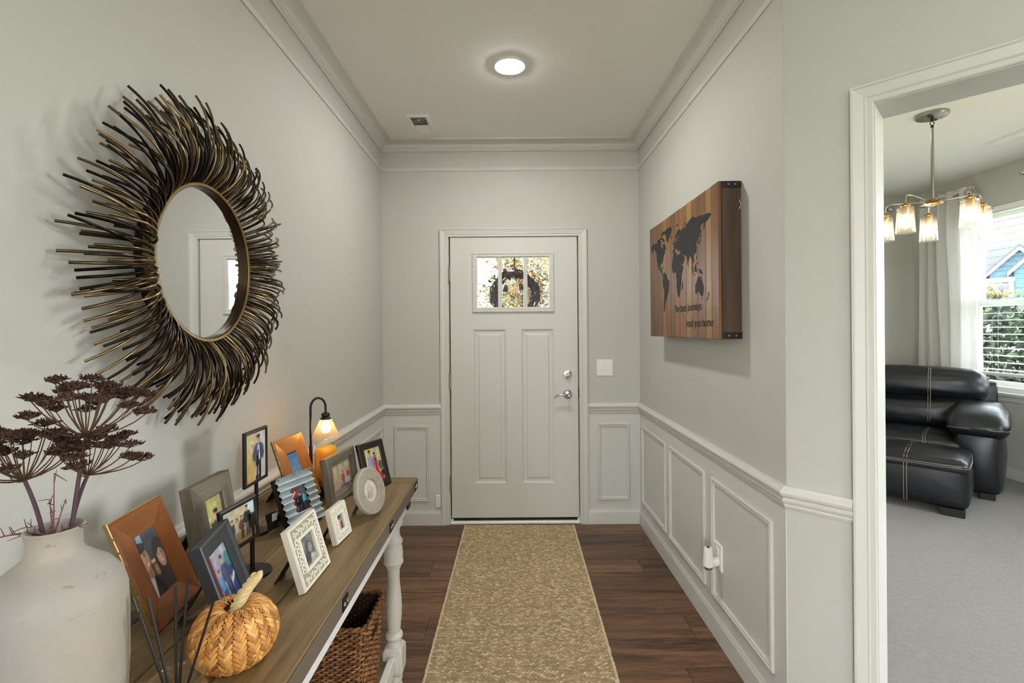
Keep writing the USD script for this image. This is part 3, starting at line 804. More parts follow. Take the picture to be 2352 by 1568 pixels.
part(mi, 'glass', on_wall(lathe([(0, 0.044), (MR - 0.012, 0.044), (MR - 0.012, 0.040), (0, 0.040)], 96)), 'mirror_glass', 20, label='round mirror glass')
part(mi, 'rim', on_wall(lathe([(MR - 0.013, 0.040), (MR - 0.012, 0.056), (MR - 0.010, 0.061), (MR - 0.003, 0.062), (MR, 0.058), (MR + 0.001, 0.040), (MR - 0.004, 0.030), (MR - 0.014, 0.036)], 96)), 'antique_gold', 35, label='gold round rim')
part(mi, 'inner_band', on_wall(lathe([(MR - 0.0135, 0.0405), (MR - 0.0128, 0.0565), (MR - 0.0115, 0.0600), (MR - 0.0122, 0.0565), (MR - 0.0128, 0.0405)], 96)), 'dark_bronze', 35, label='dark inner edge of the rim')
part(mi, 'back_plate', on_wall(lathe([(0, 0.0), (MR - 0.03, 0.0), (MR - 0.01, 0.004), (MR - 0.01, 0.038), (0, 0.038)], 48)), 'dark_bronze')
NR = 288
for k in range(NR):
    a = 2 * PI * (k + rng.uniform(-0.25, 0.25)) / NR
    lay = k % 3
    ln = (0.233, 0.206, 0.172)[lay] + rng.uniform(-0.024, 0.016)
    z0 = (0.040, 0.048, 0.056)[lay]
    bend = (0.160, 0.174, 0.188)[lay] + rng.uniform(-0.02, 0.02)
    fall = (0.146, 0.162, 0.178)[lay] + rng.uniform(-0.012, 0.03)
    sw = rng.normal(0, 0.014) + (0.10 * rng.choice([-1, 1]) if rng.random() < 0.05 else 0)
    t = np.linspace(0, 1, 13)
    rr = MR - 0.004 + ln * (t - 0.06 * t ** 3)
    da = sw * t ** 2 / (rr / 0.3)
    zz = z0 + bend * t - fall * t ** 2
    zz = np.maximum(zz, 0.012)
    pth = np.stack([rr * np.cos(a + da), rr * np.sin(a + da), zz], -1)
    part(mi, 'rod', on_wall(tube(pth, 0.0031, 6)), 'rod_metal', 70)

# ================================================================ WOODEN WORLD MAP ON THE RIGHT WALL
BY0, BY1, BZ0, BZ1, BXF = 1.907, 2.848, 1.339, 1.962, 0.822
wm = thing('wooden_map', 'stained plank wall board with black world map and motto on the right wall', 'wall art', (0, 0, 0))
npk = 13
widths = rng.uniform(0.8, 1.2, npk)
widths = widths / widths.sum() * (BY1 - BY0)
yy = BY1
for k in range(npk):
    part(wm, 'plank', bbox(BXF, BXF + 0.012 + rng.uniform(0, 0.0015), yy - widths[k] + 0.0006, yy - 0.0006, BZ0 + rng.uniform(-0.001, 0.001), BZ1 + rng.uniform(-0.001, 0.001), 0.0016), 'map_wood_%d' % rng.choice([0, 0, 1, 2, 3]), False)
    yy -= widths[k]
part(wm, 'frame', cat_([bbox(BXF + 0.0135, HX - 0.004, y0, y1, z0, z1, 0.002) for y0, y1, z0, z1 in ((BY0 + 0.001, BY0 + 0.02, BZ0 + 0.021, BZ1 - 0.021), (BY1 - 0.02, BY1 - 0.001, BZ0 + 0.021, BZ1 - 0.021), (BY0 + 0.001, BY1 - 0.001, BZ0 + 0.001, BZ0 + 0.02), (BY0 + 0.001, BY1 - 0.001, BZ1 - 0.02, BZ1 - 0.001))]), 'map_side', False, label='dark stained box frame behind the planks')
for z0 in (BZ0, BZ1 - 0.026):
    cb = part(wm, 'corner_bracket', bbox(BXF + 0.014, HX - 0.002, BY0 - 0.0015, BY0 + 0.012, z0, z0 + 0.026, 0.001), 'black_metal')
    part(cb, 'bracket_screw', basis(cat_([moved(lathe([(0, 0), (0.0045, 0), (0.003, 0.002), (0, 0.0025)], 8), x=q) for q in (-0.014, 0.014)]), ((BXF + HX) / 2 + 0.006, BY0 - 0.0015, z0 + 0.013), (1, 0, 0), (0, 0, 1), (0, -1, 0)), 'brushed_nickel')
part(wm, 'edge_strip', bbox(BXF + 0.010, BXF + 0.0145, BY0 - 0.001, BY0 + 0.01, BZ0, BZ1, 0.0005), 'black_metal', False)
part(wm, 'hanging_wire', tube([(HX - 0.006, BY0 + 0.004, 1.905), (HX - 0.012, BY0 - 0.004, 1.885), (HX - 0.004, BY0 - 0.003, 1.868), (HX - 0.010, BY0 + 0.002, 1.85)], 0.0012, 5), 'brushed_nickel')
LANDS = dict(
    north_america=[(-168, 66), (-162, 70), (-150, 71), (-136, 69), (-126, 70), (-115, 68), (-108, 72), (-96, 70), (-93, 64), (-94, 59), (-88, 57), (-82, 55), (-79, 52), (-78, 58), (-76, 62), (-70, 61), (-64, 60), (-60, 55), (-56, 52), (-60, 50), (-66, 50), (-64, 47), (-61, 45.5), (-66, 44), (-70, 43.5), (-70, 41.5), (-74, 40), (-76, 36), (-81, 31), (-80, 26), (-82, 28), (-84, 30), (-90, 30), (-97, 28), (-97.5, 22), (-95, 18.5), (-91, 18.5), (-90, 21), (-87, 21), (-88.5, 16), (-84, 15.5), (-83.5, 11), (-81, 9), (-78, 9), (-80, 7.5), (-84, 9), (-87, 13), (-93, 15), (-97, 16), (-105, 20), (-109, 26), (-113, 31), (-114.5, 30), (-110, 23.5), (-115, 28), (-117, 33), (-121, 35), (-124, 40), (-124, 47), (-130, 54), (-137, 59), (-146, 61), (-152, 59), (-158, 56), (-164, 54.5), (-157, 59), (-165, 61)],
    arctic_islands=[(-120, 72), (-110, 73.5), (-100, 74), (-90, 74), (-82, 73.5), (-72, 70), (-64, 66), (-67, 63), (-75, 65), (-80, 70), (-92, 72), (-105, 70), (-117, 70)],
    ellesmere=[(-92, 77), (-88, 81), (-70, 83), (-63, 82), (-75, 78), (-82, 76)],
    greenland=[(-72, 78), (-60, 82), (-35, 84), (-18, 81), (-20, 74), (-26, 70), (-38, 65.5), (-43, 60), (-49, 62), (-53, 67), (-54, 71), (-60, 76)],
    cuba=[(-85, 22), (-80, 23), (-74, 20), (-78, 20.5)], hispaniola=[(-74, 19.5), (-69, 19), (-70, 18), (-74, 18)],
    south_america=[(-77, 8), (-72, 12), (-64, 10.5), (-60, 8), (-52, 5), (-50, 0), (-44, -2.5), (-37, -5), (-35, -8), (-39, -14), (-40, -21), (-48, -26), (-50, -30), (-54, -34), (-58, -35), (-57, -38), (-62, -39), (-65, -43), (-66, -48), (-69, -52), (-68, -55), (-73, -53), (-75, -48), (-73, -40), (-71, -30), (-70, -19), (-76, -14), (-80, -6), (-80, -2), (-78, 2)],
    africa=[(-17, 21), (-13, 27), (-9, 31), (-6, 35.5), (3, 37), (10, 37), (11, 34), (20, 31), (25, 32), (33, 31), (35, 26), (37, 20), (40, 15), (43, 12), (51, 11.5), (47, 4), (41, -2), (39, -8), (40, -15), (35, -20), (35, -24), (32, -28), (27, -33.5), (20, -35), (18, -32), (15, -26), (12, -17), (13, -9), (9, -1), (9.5, 4), (4, 6), (-4, 5), (-8, 4.5), (-13, 8.5), (-17, 14)],
    madagascar=[(49.5, -12), (50, -16), (47, -25), (44, -24), (44, -18)],
    eurasia=[(-9.5, 37), (-9, 43), (-2, 43.5), (-4.5, 48), (2, 51), (8, 54), (8, 57), (11, 56), (11, 54), (19, 54.5), (22, 57), (24, 59.5), (29, 60), (22, 61), (21, 63), (25, 65.5), (18, 62), (17, 58), (13, 55.5), (11, 59), (6, 58), (5, 62), (13, 67), (20, 70), (29, 71), (40, 67.5), (44, 66), (44, 68.5), (54, 68.5), (60, 69), (67, 68.5), (68, 72), (73, 72), (80, 73), (90, 75.5), (104, 77.7), (113, 74), (128, 72.5), (140, 72.5), (152, 71), (162, 69.5), (170, 70), (180, 69), (189, 66), (180, 63), (171, 60), (163, 59.5), (162, 56), (157, 51), (156, 57), (163, 62), (155, 59.5), (143, 59.5), (136, 54.5), (141, 52), (135, 43.5), (129, 41), (129, 36), (126.5, 35), (125, 39), (121, 39.5), (118, 39), (122, 37), (119.5, 35), (122, 30), (119, 25), (113, 22), (108, 21.5), (106, 18), (109, 13), (105, 9), (102, 13), (100, 13), (99.5, 9), (103.5, 2), (101, 3), (98, 10), (97, 16.5), (94, 17), (91, 22.5), (87, 21), (82, 16.5), (80, 13), (77.5, 8), (73, 17), (72.5, 21), (67, 25), (57, 26), (51, 28.5), (48, 30), (51, 25), (56, 26), (59.5, 22.5), (55, 17), (45, 13), (42.5, 16), (39, 21), (35, 28), (34, 31), (36, 36), (30, 36.5), (27, 37), (26, 40), (23, 40), (24, 38), (22, 36.7), (19.5, 41), (13.5, 45.5), (12.5, 44), (16, 41.5), (18, 40), (16, 38), (15, 40), (10, 44), (6, 43), (3, 42), (0, 39), (-2, 36.8), (-6, 36.5)],
    britain=[(-5, 50), (1, 51), (1, 53), (-2, 56), (-2, 58), (-5, 58.5), (-5, 55), (-3, 54)], ireland=[(-10, 52), (-6, 52), (-6, 55), (-9, 54)], iceland=[(-24, 65.5), (-18, 66.5), (-14, 65), (-19, 63.5)],
    svalbard=[(11, 79), (20, 80.5), (25, 79.5), (17, 77)], novaya=[(52, 71), (60, 75.5), (68, 77), (58, 73), (56, 71)],
    honshu=[(131, 33.5), (136, 36), (140, 41), (142, 39), (140.5, 35.5), (135, 33.5)], hokkaido=[(140, 42), (142, 45.5), (145.5, 43.5), (143, 42)], sakhalin=[(142, 46), (142, 54), (144, 50)],
    taiwan=[(120, 23), (121.5, 25), (121, 22)], luzon=[(120, 15), (121, 18.5), (122, 17), (124, 13), (121, 14)], mindanao=[(122, 7), (125.5, 9.5), (126, 6.5), (124, 6)],
    sumatra=[(95, 5.5), (100, 2), (104, -2), (106, -6), (102, -4)], java=[(105, -6.5), (110, -6.5), (115, -8), (108, -8)], borneo=[(109, 1.5), (113, 3.5), (117, 7), (119, 5), (117.5, 0), (116, -4), (110.5, -3)],
    sulawesi=[(119, -5), (119.5, 0), (125, 1.5), (121, 0), (123, -5), (121, -3)], new_guinea=[(131, -1), (135, -1.5), (138, -2), (145, -5), (150.5, -10), (146, -8.5), (142.5, -9), (138, -8), (133, -4)],
    australia=[(114, -22), (122, -18), (126, -14), (130.5, -11.5), (136.5, -12), (136, -15.5), (141, -17.5), (142.5, -10.7), (146, -19), (153, -26), (153, -31), (150, -37.5), (146, -39), (140.5, -38), (136, -34.5), (131, -31.5), (124, -33), (118, -35), (115, -34)],
    tasmania=[(145, -41), (148, -41), (147, -43.5)], zealand_north=[(173, -35), (178, -38), (175, -41.5), (174, -38)], zealand_south=[(172.5, -41), (173, -43.5), (168, -46.5), (167, -45.5)], sri_lanka=[(80, 9.5), (82, 7), (80.5, 6)])


def on_board(poly, dep=0.0009):
    m = trimesh.creation.extrude_polygon(poly, dep, engine='earcut')
    return m


def lonlat(lo, la):
    """board coordinates: x to the reader's right, y up"""
    return (0.030 + (lo + 168) * 0.00236, 0.306 + la * (0.0031 if la > 0 else 0.0032))


eB = ((0, -1, 0), (0, 0, 1), (-1, 0, 0))
for nm, pts in LANDS.items():
    pg = Polygon([lonlat(*q) for q in pts]).buffer(0)
    for g in getattr(pg, 'geoms', [pg]):
        part(wm, 'painted_land', basis(on_board(g), (BXF - 0.0002, BY1, BZ0), *eB), 'map_ink', False)
for txt, u0, v0, wd in (('The best journeys', 0.418, 0.123, 0.345), ('lead you home', 0.580, 0.050, 0.300)):
    tm = meshkit.text_mesh(txt, 0.033, 0.0009)
    sc = wd / (tm.bounds[1, 0] - tm.bounds[0, 0])
    tm.apply_scale((sc, 1.0, 1.0))
    part(wm, 'lettering', basis(tm, (BXF - 0.0002, BY1 - u0, BZ0 + v0), *eB), 'map_ink', False, label='painted motto reading ' + txt)

# ================================================================ PHOTOGRAPHS (flat prints)
def in_poly(u, v, pts):
    ins = np.zeros(u.shape, bool)
    for (x0, y0), (x1, y1) in zip(pts, pts[1:] + pts[:1]):
        if y0 != y1:
            c = ((y0 > v) != (y1 > v)) & (u < (x1 - x0) * (v - y0) / (y1 - y0) + x0)
            ins ^= c
    return ins


def print_mesh(w, h, shapes, res=64, seed=0):
    """a grid of coloured vertices in the xy plane, x from -w/2, y from 0; later shapes lie over earlier ones"""
    n1, n2 = max(12, int(res * min(1, w / h))), max(12, int(res * min(1, h / w)))
    u, v = np.meshgrid(np.linspace(0, 1, n1), np.linspace(0, 1, n2))
    c = np.zeros(u.shape + (3,))
    for s in shapes:
        k = s[0]
        if k == 'g':      # vertical blend, bottom to top
            c[:] = np.array(lin(s[1])) * (1 - v[..., None]) + np.array(lin(s[2])) * v[..., None]
        elif k == 'r':
            c[(u >= s[1]) & (u <= s[3]) & (v >= s[2]) & (v <= s[4])] = lin(s[5])
        elif k == 'e':
            c[((u - s[1]) / s[3]) ** 2 + ((v - s[2]) / s[4]) ** 2 < 1] = lin(s[5])
        elif k == 's':    # soft-edged blob: colour, strength
            a = s[6] * np.clip(1.3 - (((u - s[1]) / s[3]) ** 2 + ((v - s[2]) / s[4]) ** 2), 0, 1)[..., None]
            c[:] = c * (1 - a) + np.array(lin(s[5])) * a
        elif k == 'p':
            c[in_poly(u, v, s[1])] = lin(s[2])
        elif k == 'k':    # checks inside a polygon
            m = in_poly(u, v, s[1]) & (((np.floor(u * s[3]) + np.floor(v * s[4])) % 2) > 0)
            c[m] = lin(s[2])
        elif k == 'n':    # mottling
            c *= 1 - s[1] / 2 + s[1] * meshkit.fbm(np.stack([u * s[2], v * s[2], u * 0 + seed], -1), 3, seed)[..., None]
    c = gaussian_filter(c, (0.75, 0.75, 0))
    c *= 1.0 + 0.35 * (meshkit.fbm(np.stack([u * 9 * w / h, v * 9, u * 0 + seed + 5.3], -1), 4, seed + 2)[..., None] - 0.5) * 2
    i = np.arange(n1 * n2).reshape(n2, n1)
    f = np.vstack([np.stack([i[:-1, :-1], i[:-1, 1:], i[1:, 1:]], -1).reshape(-1, 3), np.stack([i[:-1, :-1], i[1:, 1:], i[1:, :-1]], -1).reshape(-1, 3)])
    return TM(np.stack([(u - 0.5) * w, v * h, u * 0], -1).reshape(-1, 3), f, process=False), np.clip(c.reshape(-1, 3), 0, 1)


SK, SK2, HB = (206, 160, 132), (190, 140, 110), (38, 28, 24)


def figure(x, y0, ht, top, legs, hair=HB, skin=SK, long_hair=False, wide=1.0, gown=None):
    """a small standing figure for the prints"""
    w = ht * 0.15 * wide
    s = []
    if long_hair:
        s.append(('e', x, y0 + ht * 0.86, w * 0.55, ht * 0.14, hair))
    if gown:
        s.append(('p', [(x - w * 0.6, y0 + ht * 0.74), (x + w * 0.6, y0 + ht * 0.74), (x + w * 0.5, y0 + ht * 0.5), (x + w * 1.7, y0), (x - w * 0.9, y0), (x - w * 0.5, y0 + ht * 0.5)], gown))
    else:
        s += [('r', x - w * 0.62, y0, x - w * 0.06, y0 + ht * 0.5, legs), ('r', x + w * 0.06, y0, x + w * 0.62, y0 + ht * 0.5, legs)]
        s.append(('p', [(x - w, y0 + ht * 0.42), (x - w * 1.1, y0 + ht * 0.76), (x - w * 0.4, y0 + ht * 0.83), (x + w * 0.4, y0 + ht * 0.83), (x + w * 1.1, y0 + ht * 0.76), (x + w, y0 + ht * 0.42)], top))
    sh_ = tuple(int(q * 0.72) for q in top)
    if not gown:
        s += [('p', [(x - w * 1.1, y0 + ht * 0.76), (x - w * 1.28, y0 + ht * 0.56), (x - w * 1.1, y0 + ht * 0.44), (x - w * 0.88, y0 + ht * 0.46), (x - w * 0.92, y0 + ht * 0.62)], sh_), ('p', [(x + w * 1.1, y0 + ht * 0.76), (x + w * 1.28, y0 + ht * 0.56), (x + w * 1.1, y0 + ht * 0.44), (x + w * 0.88, y0 + ht * 0.46), (x + w * 0.92, y0 + ht * 0.62)], sh_), ('e', x - w * 1.02, y0 + ht * 0.43, w * 0.16, ht * 0.026, skin), ('e', x + w * 1.02, y0 + ht * 0.43, w * 0.16, ht * 0.026, skin)]
    s += [('s', x + w * 0.5, y0 + ht * 0.6, w * 0.5, ht * 0.2, tuple(int(q * 0.6) for q in (gown or top)), 0.5), ('r', x - w * 0.2, y0 + ht * 0.8, x + w * 0.2, y0 + ht * 0.88, skin), ('e', x, y0 + ht * 0.925, w * 0.42, ht * 0.075, skin), ('s', x + w * 0.2, y0 + ht * 0.91, w * 0.25, ht * 0.06, tuple(int(q * 0.75) for q in skin), 0.6), ('e', x, y0 + ht * 0.978, w * 0.46, ht * 0.04, hair)]
    return s


PH = {}
PH['couple_night'] = [('g', (40, 42, 46), (64, 76, 92)), ('n', 0.8, 9), ('r', 0.10, 0.86, 0.30, 0.98, (140, 164, 182)), ('r', 0.34, 0.50, 0.70, 0.545, (232, 206, 146)), ('r', 0.34, 0.30, 0.62, 0.48, (104, 88, 56)), ('s', 0.46, 0.38, 0.12, 0.10, (170, 144, 86), 0.8),
                      ('p', [(0, 0.0), (0, 0.38), (0.16, 0.36), (0.30, 0.18), (0.34, 0)], (206, 202, 198)), ('p', [(0.08, 0), (0.20, 0.30), (0.30, 0.30), (0.52, 0.12), (0.54, 0)], (40, 36, 38)),
                      ('p', [(0, 0.34), (0.0, 0.5), (0.26, 0.46), (0.28, 0.33), (0.14, 0.30)], (176, 126, 100)), ('e', 0.08, 0.62, 0.25, 0.185, (206, 156, 126)), ('s', 0.02, 0.66, 0.12, 0.10, (228, 184, 156), 0.7), ('s', 0.26, 0.56, 0.09, 0.10, (172, 116, 92), 0.6), ('e', 0.06, 0.815, 0.27, 0.07, (44, 40, 44)), ('e', 0.05, 0.77, 0.24, 0.05, (50, 44, 46)),
                      ('p', [(0.13, 0.525), (0.26, 0.555), (0.24, 0.52), (0.17, 0.50)], (246, 238, 232)), ('e', 0.17, 0.675, 0.035, 0.012, (54, 40, 36)), ('s', 0.18, 0.705, 0.07, 0.012, (90, 62, 48), 0.8), ('s', 0.24, 0.62, 0.03, 0.05, (222, 172, 142), 0.7),
                      ('e', 0.80, 0.50, 0.30, 0.34, (30, 24, 24)), ('p', [(0.50, 0.0), (0.52, 0.46), (0.70, 0.30), (1.0, 0.4), (1.0, 0.0)], (58, 46, 38)), ('e', 0.78, 0.515, 0.165, 0.165, (208, 158, 132)), ('s', 0.72, 0.53, 0.08, 0.10, (230, 188, 162), 0.7), ('s', 0.88, 0.50, 0.07, 0.12, (170, 118, 96), 0.6), ('p', [(0.60, 0.66), (0.66, 0.58), (0.78, 0.66), (0.96, 0.60), (1.0, 0.72), (0.80, 0.78)], (34, 27, 26)),
                      ('p', [(0.70, 0.445), (0.86, 0.465), (0.80, 0.425)], (244, 234, 230)), ('e', 0.71, 0.555, 0.032, 0.011, (44, 34, 32)), ('e', 0.86, 0.565, 0.032, 0.011, (44, 34, 32)), ('s', 0.70, 0.585, 0.055, 0.010, (70, 50, 44), 0.8), ('s', 0.87, 0.595, 0.055, 0.010, (70, 50, 44), 0.8), ('s', 0.78, 0.50, 0.025, 0.04, (226, 178, 150), 0.7), ('p', [(0.94, 0.2), (1.0, 0.2), (1.0, 0.8), (0.93, 0.66), (0.97, 0.5)], (28, 22, 22))]
PH['couple_yellow'] = [('g', (170, 168, 92), (214, 206, 128)), ('n', 0.25, 5), ('r', 0.0, 0.52, 0.3, 0.56, (236, 232, 214)), ('r', 0.72, 0.0, 1.0, 1.0, (196, 180, 128))] + figure(0.36, -0.62, 1.06, (216, 202, 190), (90, 90, 100), (60, 40, 28), long_hair=True, wide=1.3) + figure(0.60, -0.55, 1.25, (74, 62, 70), (60, 60, 70), wide=1.5)
PH['hug_outdoors'] = [('g', (70, 92, 120), (176, 178, 190)), ('n', 0.6, 8), ('r', 0.05, 0.2, 0.16, 0.95, (196, 58, 74)), ('e', 0.86, 0.62, 0.16, 0.2, (60, 132, 140))] + figure(0.28, 0.02, 0.62, (82, 150, 200), (52, 60, 104), wide=1.3) + figure(0.58, 0.0, 0.82, (74, 82, 120), (40, 46, 80), wide=1.35) + [('p', [(0.70, 0.0), (1.0, 0.0), (1.0, 0.5), (0.8, 0.56)], (46, 62, 120)), ('p', [(0.72, 0.22), (1.0, 0.36), (1.0, 0.42), (0.74, 0.30)], (214, 220, 226))]
PH['four_friends'] = [('g', (172, 150, 108), (200, 190, 160)), ('r', 0.0, 0.35, 0.16, 0.9, (150, 190, 214)), ('r', 0.70, 0.58, 1.0, 1.0, (186, 204, 210)), ('r', 0.80, 0.58, 0.815, 1.0, (236, 236, 232)), ('r', 0.9, 0.58, 0.915, 1.0, (236, 236, 232)), ('r', 0, 0, 1, 0.30, (160, 122, 70)), ('e', 0.08, 0.25, 0.08, 0.22, (72, 170, 214)), ('n', 0.2, 8)] + figure(0.27, 0.06, 0.66, (58, 66, 96), (40, 46, 66), wide=0.9) + figure(0.42, 0.10, 0.60, (196, 176, 140), (150, 132, 100), wide=0.8, long_hair=True) + figure(0.56, 0.10, 0.62, (96, 62, 48), (70, 48, 40), wide=0.8, long_hair=True) + figure(0.74, 0.12, 0.80, (36, 36, 44), (50, 50, 60), wide=0.85)
PH['gown_portrait'] = [('g', (190, 162, 88), (204, 196, 150)), ('r', 0.5, 0.0, 1.0, 1.0, (206, 202, 190)), ('n', 0.25, 6)] + figure(0.30, 0.02, 0.80, (206, 170, 92), (212, 178, 100), (230, 206, 160), long_hair=True, wide=1.5, gown=(210, 174, 96)) + figure(0.62, 0.0, 0.92, (76, 88, 124), (30, 30, 38), wide=1.6) + [('p', [(0.55, 0.42), (0.70, 0.42), (0.66, 0.72), (0.58, 0.72)], (210, 206, 214)), ('p', [(0.36, 0.1), (0.66, 0.1), (0.6, 0.3), (0.42, 0.28)], (196, 182, 170))]
PH['sky_scene'] = [('g', (150, 186, 220), (56, 110, 178)), ('n', 0.35, 5), ('r', 0.0, 0.12, 1.0, 0.26, (120, 150, 90)), ('r', 0.6, 0.14, 1.0, 0.34, (96, 130, 84)), ('r', 0.0, 0.0, 1.0, 0.13, (110, 92, 70))] + figure(0.3, -0.12, 0.42, (60, 66, 96), (60, 66, 90), wide=1.7) + figure(0.55, -0.16, 0.42, (86, 60, 60), (70, 60, 60), wide=1.7) + figure(0.8, -0.14, 0.42, (170, 90, 80), (70, 60, 60), wide=1.7)
PH['fire_truck'] = [('g', (60, 58, 60), (96, 100, 106)), ('n', 0.7, 9), ('p', [(0.0, 0.50), (0.06, 0.80), (0.40, 1.0), (0.52, 0.9), (0.3, 0.62), (0.26, 0.12), (0.08, 0.1)], (168, 34, 36)), ('p', [(0.02, 0.66), (0.36, 0.86), (0.36, 0.80), (0.04, 0.60)], (224, 222, 222)), ('p', [(0.12, 0.16), (0.16, 0.56), (0.4, 0.66), (0.38, 0.2)], (38, 44, 44)), ('p', [(0.45, 0.66), (0.75, 0.98), (1.0, 0.9), (1.0, 0.7), (0.6, 0.55)], (84, 94, 112))] + figure(0.56, 0.02, 0.74, (30, 32, 40), (22, 24, 30), wide=1.2) + figure(0.80, 0.10, 0.60, (86, 170, 196), (40, 44, 52), wide=1.3) + figure(0.36, 0.0, 0.5, (34, 34, 40), (30, 30, 36), wide=1.2)
PH['bw_trees'] = [('g', (84, 86, 84), (116, 118, 116)), ('n', 0.7, 8)] + [('r', x, 0.55, x + 0.025, 0.55 + hh, (196, 196, 192)) for x, hh in ((0.10, 0.36), (0.17, 0.3), (0.24, 0.4), (0.32, 0.28))] + [('e', 0.62, 0.42, 0.26, 0.30, (70, 72, 70)), ('e', 0.66, 0.5, 0.13, 0.16, (140, 142, 138)), ('p', [(0.5, 0), (0.62, 0.3), (0.9, 0.25), (1, 0)], (168, 168, 162)), ('e', 0.4, 0.25, 0.12, 0.16, (64, 66, 64)), ('n', 0.8, 14)]
PH['red_curtain'] = [('g', (176, 150, 126), (196, 188, 150))] + [('r', x, 0.42, x + 0.035, 1.0, c) for x, c in ((0.08, (160, 150, 112)), (0.2, (214, 206, 168)), (0.33, (170, 158, 118)), (0.46, (216, 206, 172)), (0.62, (168, 158, 124)), (0.78, (206, 196, 160)))] + [('r', 0, 0, 1, 0.14, (104, 96, 110)), ('r', 0.0, 0.06, 0.40, 0.30, (186, 154, 140)), ('r', 0, 0.46, 0.08, 0.85, (196, 126, 120))] + figure(0.56, 0.06, 0.56, (190, 84, 90), (92, 84, 118), wide=0.9) + figure(0.72, 0.14, 0.5, (214, 190, 160), (200, 180, 160), wide=0.8) + figure(0.84, 0.10, 0.56, (176, 74, 76), (196, 186, 180), wide=0.8)
PH['red_dress'] = [('g', (206, 190, 132), (222, 210, 148)), ('r', 0.62, 0.78, 0.9, 0.97, (196, 196, 170)), ('r', 0.0, 0.0, 0.14, 0.7, (226, 222, 206)), ('p', [(0.62, 0.3), (0.62, 0.7), (0.86, 0.66), (1.0, 0.4), (1.0, 0.1)], (190, 186, 178)), ('e', 0.86, 0.44, 0.12, 0.14, (92, 84, 74)), ('e', 0.90, 0.2, 0.1, 0.1, (44, 44, 44)), ('r', 0, 0, 1, 0.05, (110, 96, 84)), ('n', 0.2, 8)] + figure(0.32, 0.03, 0.90, (226, 226, 234), (64, 96, 140), skin=SK2, wide=1.25) + [('k', [(0.16, 0.40), (0.14, 0.72), (0.26, 0.78), (0.40, 0.78), (0.50, 0.7), (0.48, 0.40)], (42, 66, 150), 22, 26)] + figure(0.60, 0.0, 0.84, (200, 40, 34), (200, 40, 34), long_hair=True, wide=1.3, gown=(204, 40, 32)) + [('p', [(0.52, 0.60), (0.68, 0.60), (0.66, 0.38), (0.98, 0.0), (0.44, 0.0), (0.52, 0.36)], (204, 40, 32))]
PH['pale_portrait'] = [('g', (206, 196, 188), (222, 214, 206)), ('n', 0.3, 6), ('e', 0.5, 0.45, 0.2, 0.28, (184, 164, 152)), ('e', 0.52, 0.62, 0.12, 0.14, (214, 186, 170)), ('e', 0.35, 0.3, 0.12, 0.12, (170, 150, 140))]
PH['dark_portrait'] = [('g', (96, 70, 52), (128, 134, 150)), ('n', 0.6, 8), ('e', 0.5, 0.6, 0.22, 0.2, (214, 166, 136)), ('e', 0.5, 0.74, 0.26, 0.14, (60, 40, 30)), ('p', [(0.1, 0), (0.2, 0.42), (0.8, 0.42), (0.9, 0)], (196, 150, 126)), ('p', [(0.6, 0), (0.66, 0.5), (1, 0.4), (1, 0)], (44, 40, 46))]

# ================================================================ PICTURE FRAMES ON THE TABLE
FG = 'picture frames on the console table'


def lean_map(m, lean, lift=0.0):
    """frame space (x right, y up the frame, z out of its face) to a thing whose front is -y, leaning back"""
    c, s = math.cos(lean), math.sin(lean)
    return basis(m, (0, 0, lift), (1, 0, 0), (0, s, c), (0, -c, s))


def frame_thing(label, x, y, yaw, w, h, lean, t, prof, mats, bw, bh, photo, photo_drop=0.006, easel=True, extra=None, backing='card_back', four=False, res=64, by=None):
    """x, y: bottom left of the face on the table; t: thickness; bw, bh: face width on the sides and on top/bottom"""
    cx, cy = x + math.cos(yaw) * w / 2, y + math.sin(yaw) * w / 2
    th = thing('picture_frame', label, 'picture frame', (cx, cy, TZ), yaw, FG)
    lift = t * math.sin(lean) + 0.0004
    pw, ph = w - 2 * bw + 0.004, h - 2 * bh + 0.004
    if four:
        for q, m in enumerate(ring4(w, h, prof)):
            part(th, 'frame_side', lean_map(m, lean, lift), mats[q % 2], 25)
    else:
        part(th, 'frame', lean_map(ring(w, h, prof), lean, lift), mats[0], 25)
    pm, pc = print_mesh(pw, ph, PH[photo], res)
    pm.apply_translation((0, (h - ph) / 2 if by is None else by, -photo_drop))
    part(th, 'photograph', lean_map(pm, lean, lift), 'photo_print', False, paint=pc)
    part(th, 'backing', lean_map(bbox(-w / 2 + 0.008, w / 2 - 0.008, 0.008, h - 0.008, -t + 0.0005, -photo_drop - 0.001, 0.001), lean, lift), backing)
    if easel:
        c, s = math.cos(lean), math.sin(lean)
        e0 = np.array([0, h * 0.62 * s + t * c, lift + h * 0.62 * c - t * s])
        e1 = np.array([0, h * 0.62 * s + t * c + h * 0.36, 0.001])
        ew = min(0.055, w * 0.36)
        part(th, 'easel', hull([(sx * ew * k, p[1] + dy, p[2]) for p, k in ((e0, 0.35), (e1, 0.5)) for sx in (-1, 1) for dy in (0, 0.003)]), backing)
    if extra:
        extra(th, lambda m: lean_map(m, lean, lift))
    return th


def bevel(t, bw, inner=0.006, lip=0.0):
    return [(0, -t), (0, -0.003), (0.003, 0), (bw - 0.004, 0 + lip), (bw, -0.002 + lip), (bw, -inner - 0.004), (bw - 0.004, -inner - 0.004), (0.006, -t)]


def slope_in(t, bw, dep):
    """flat lip then a face sloping down to the picture"""
    return [(0, -t), (0, -0.002), (0.002, 0), (0.004, 0), (bw, -dep), (bw, -dep - 0.006), (0.008, -t)]


def gold_edge(th, f, w, h, t):
    part(th, 'edge_trim', f(ring(w + 0.004, h + 0.002, [(0, -t), (0, -0.004), (0.0019, -0.003), (0.0019, -t)])), 'antique_gold', label='gold banded outer edge')


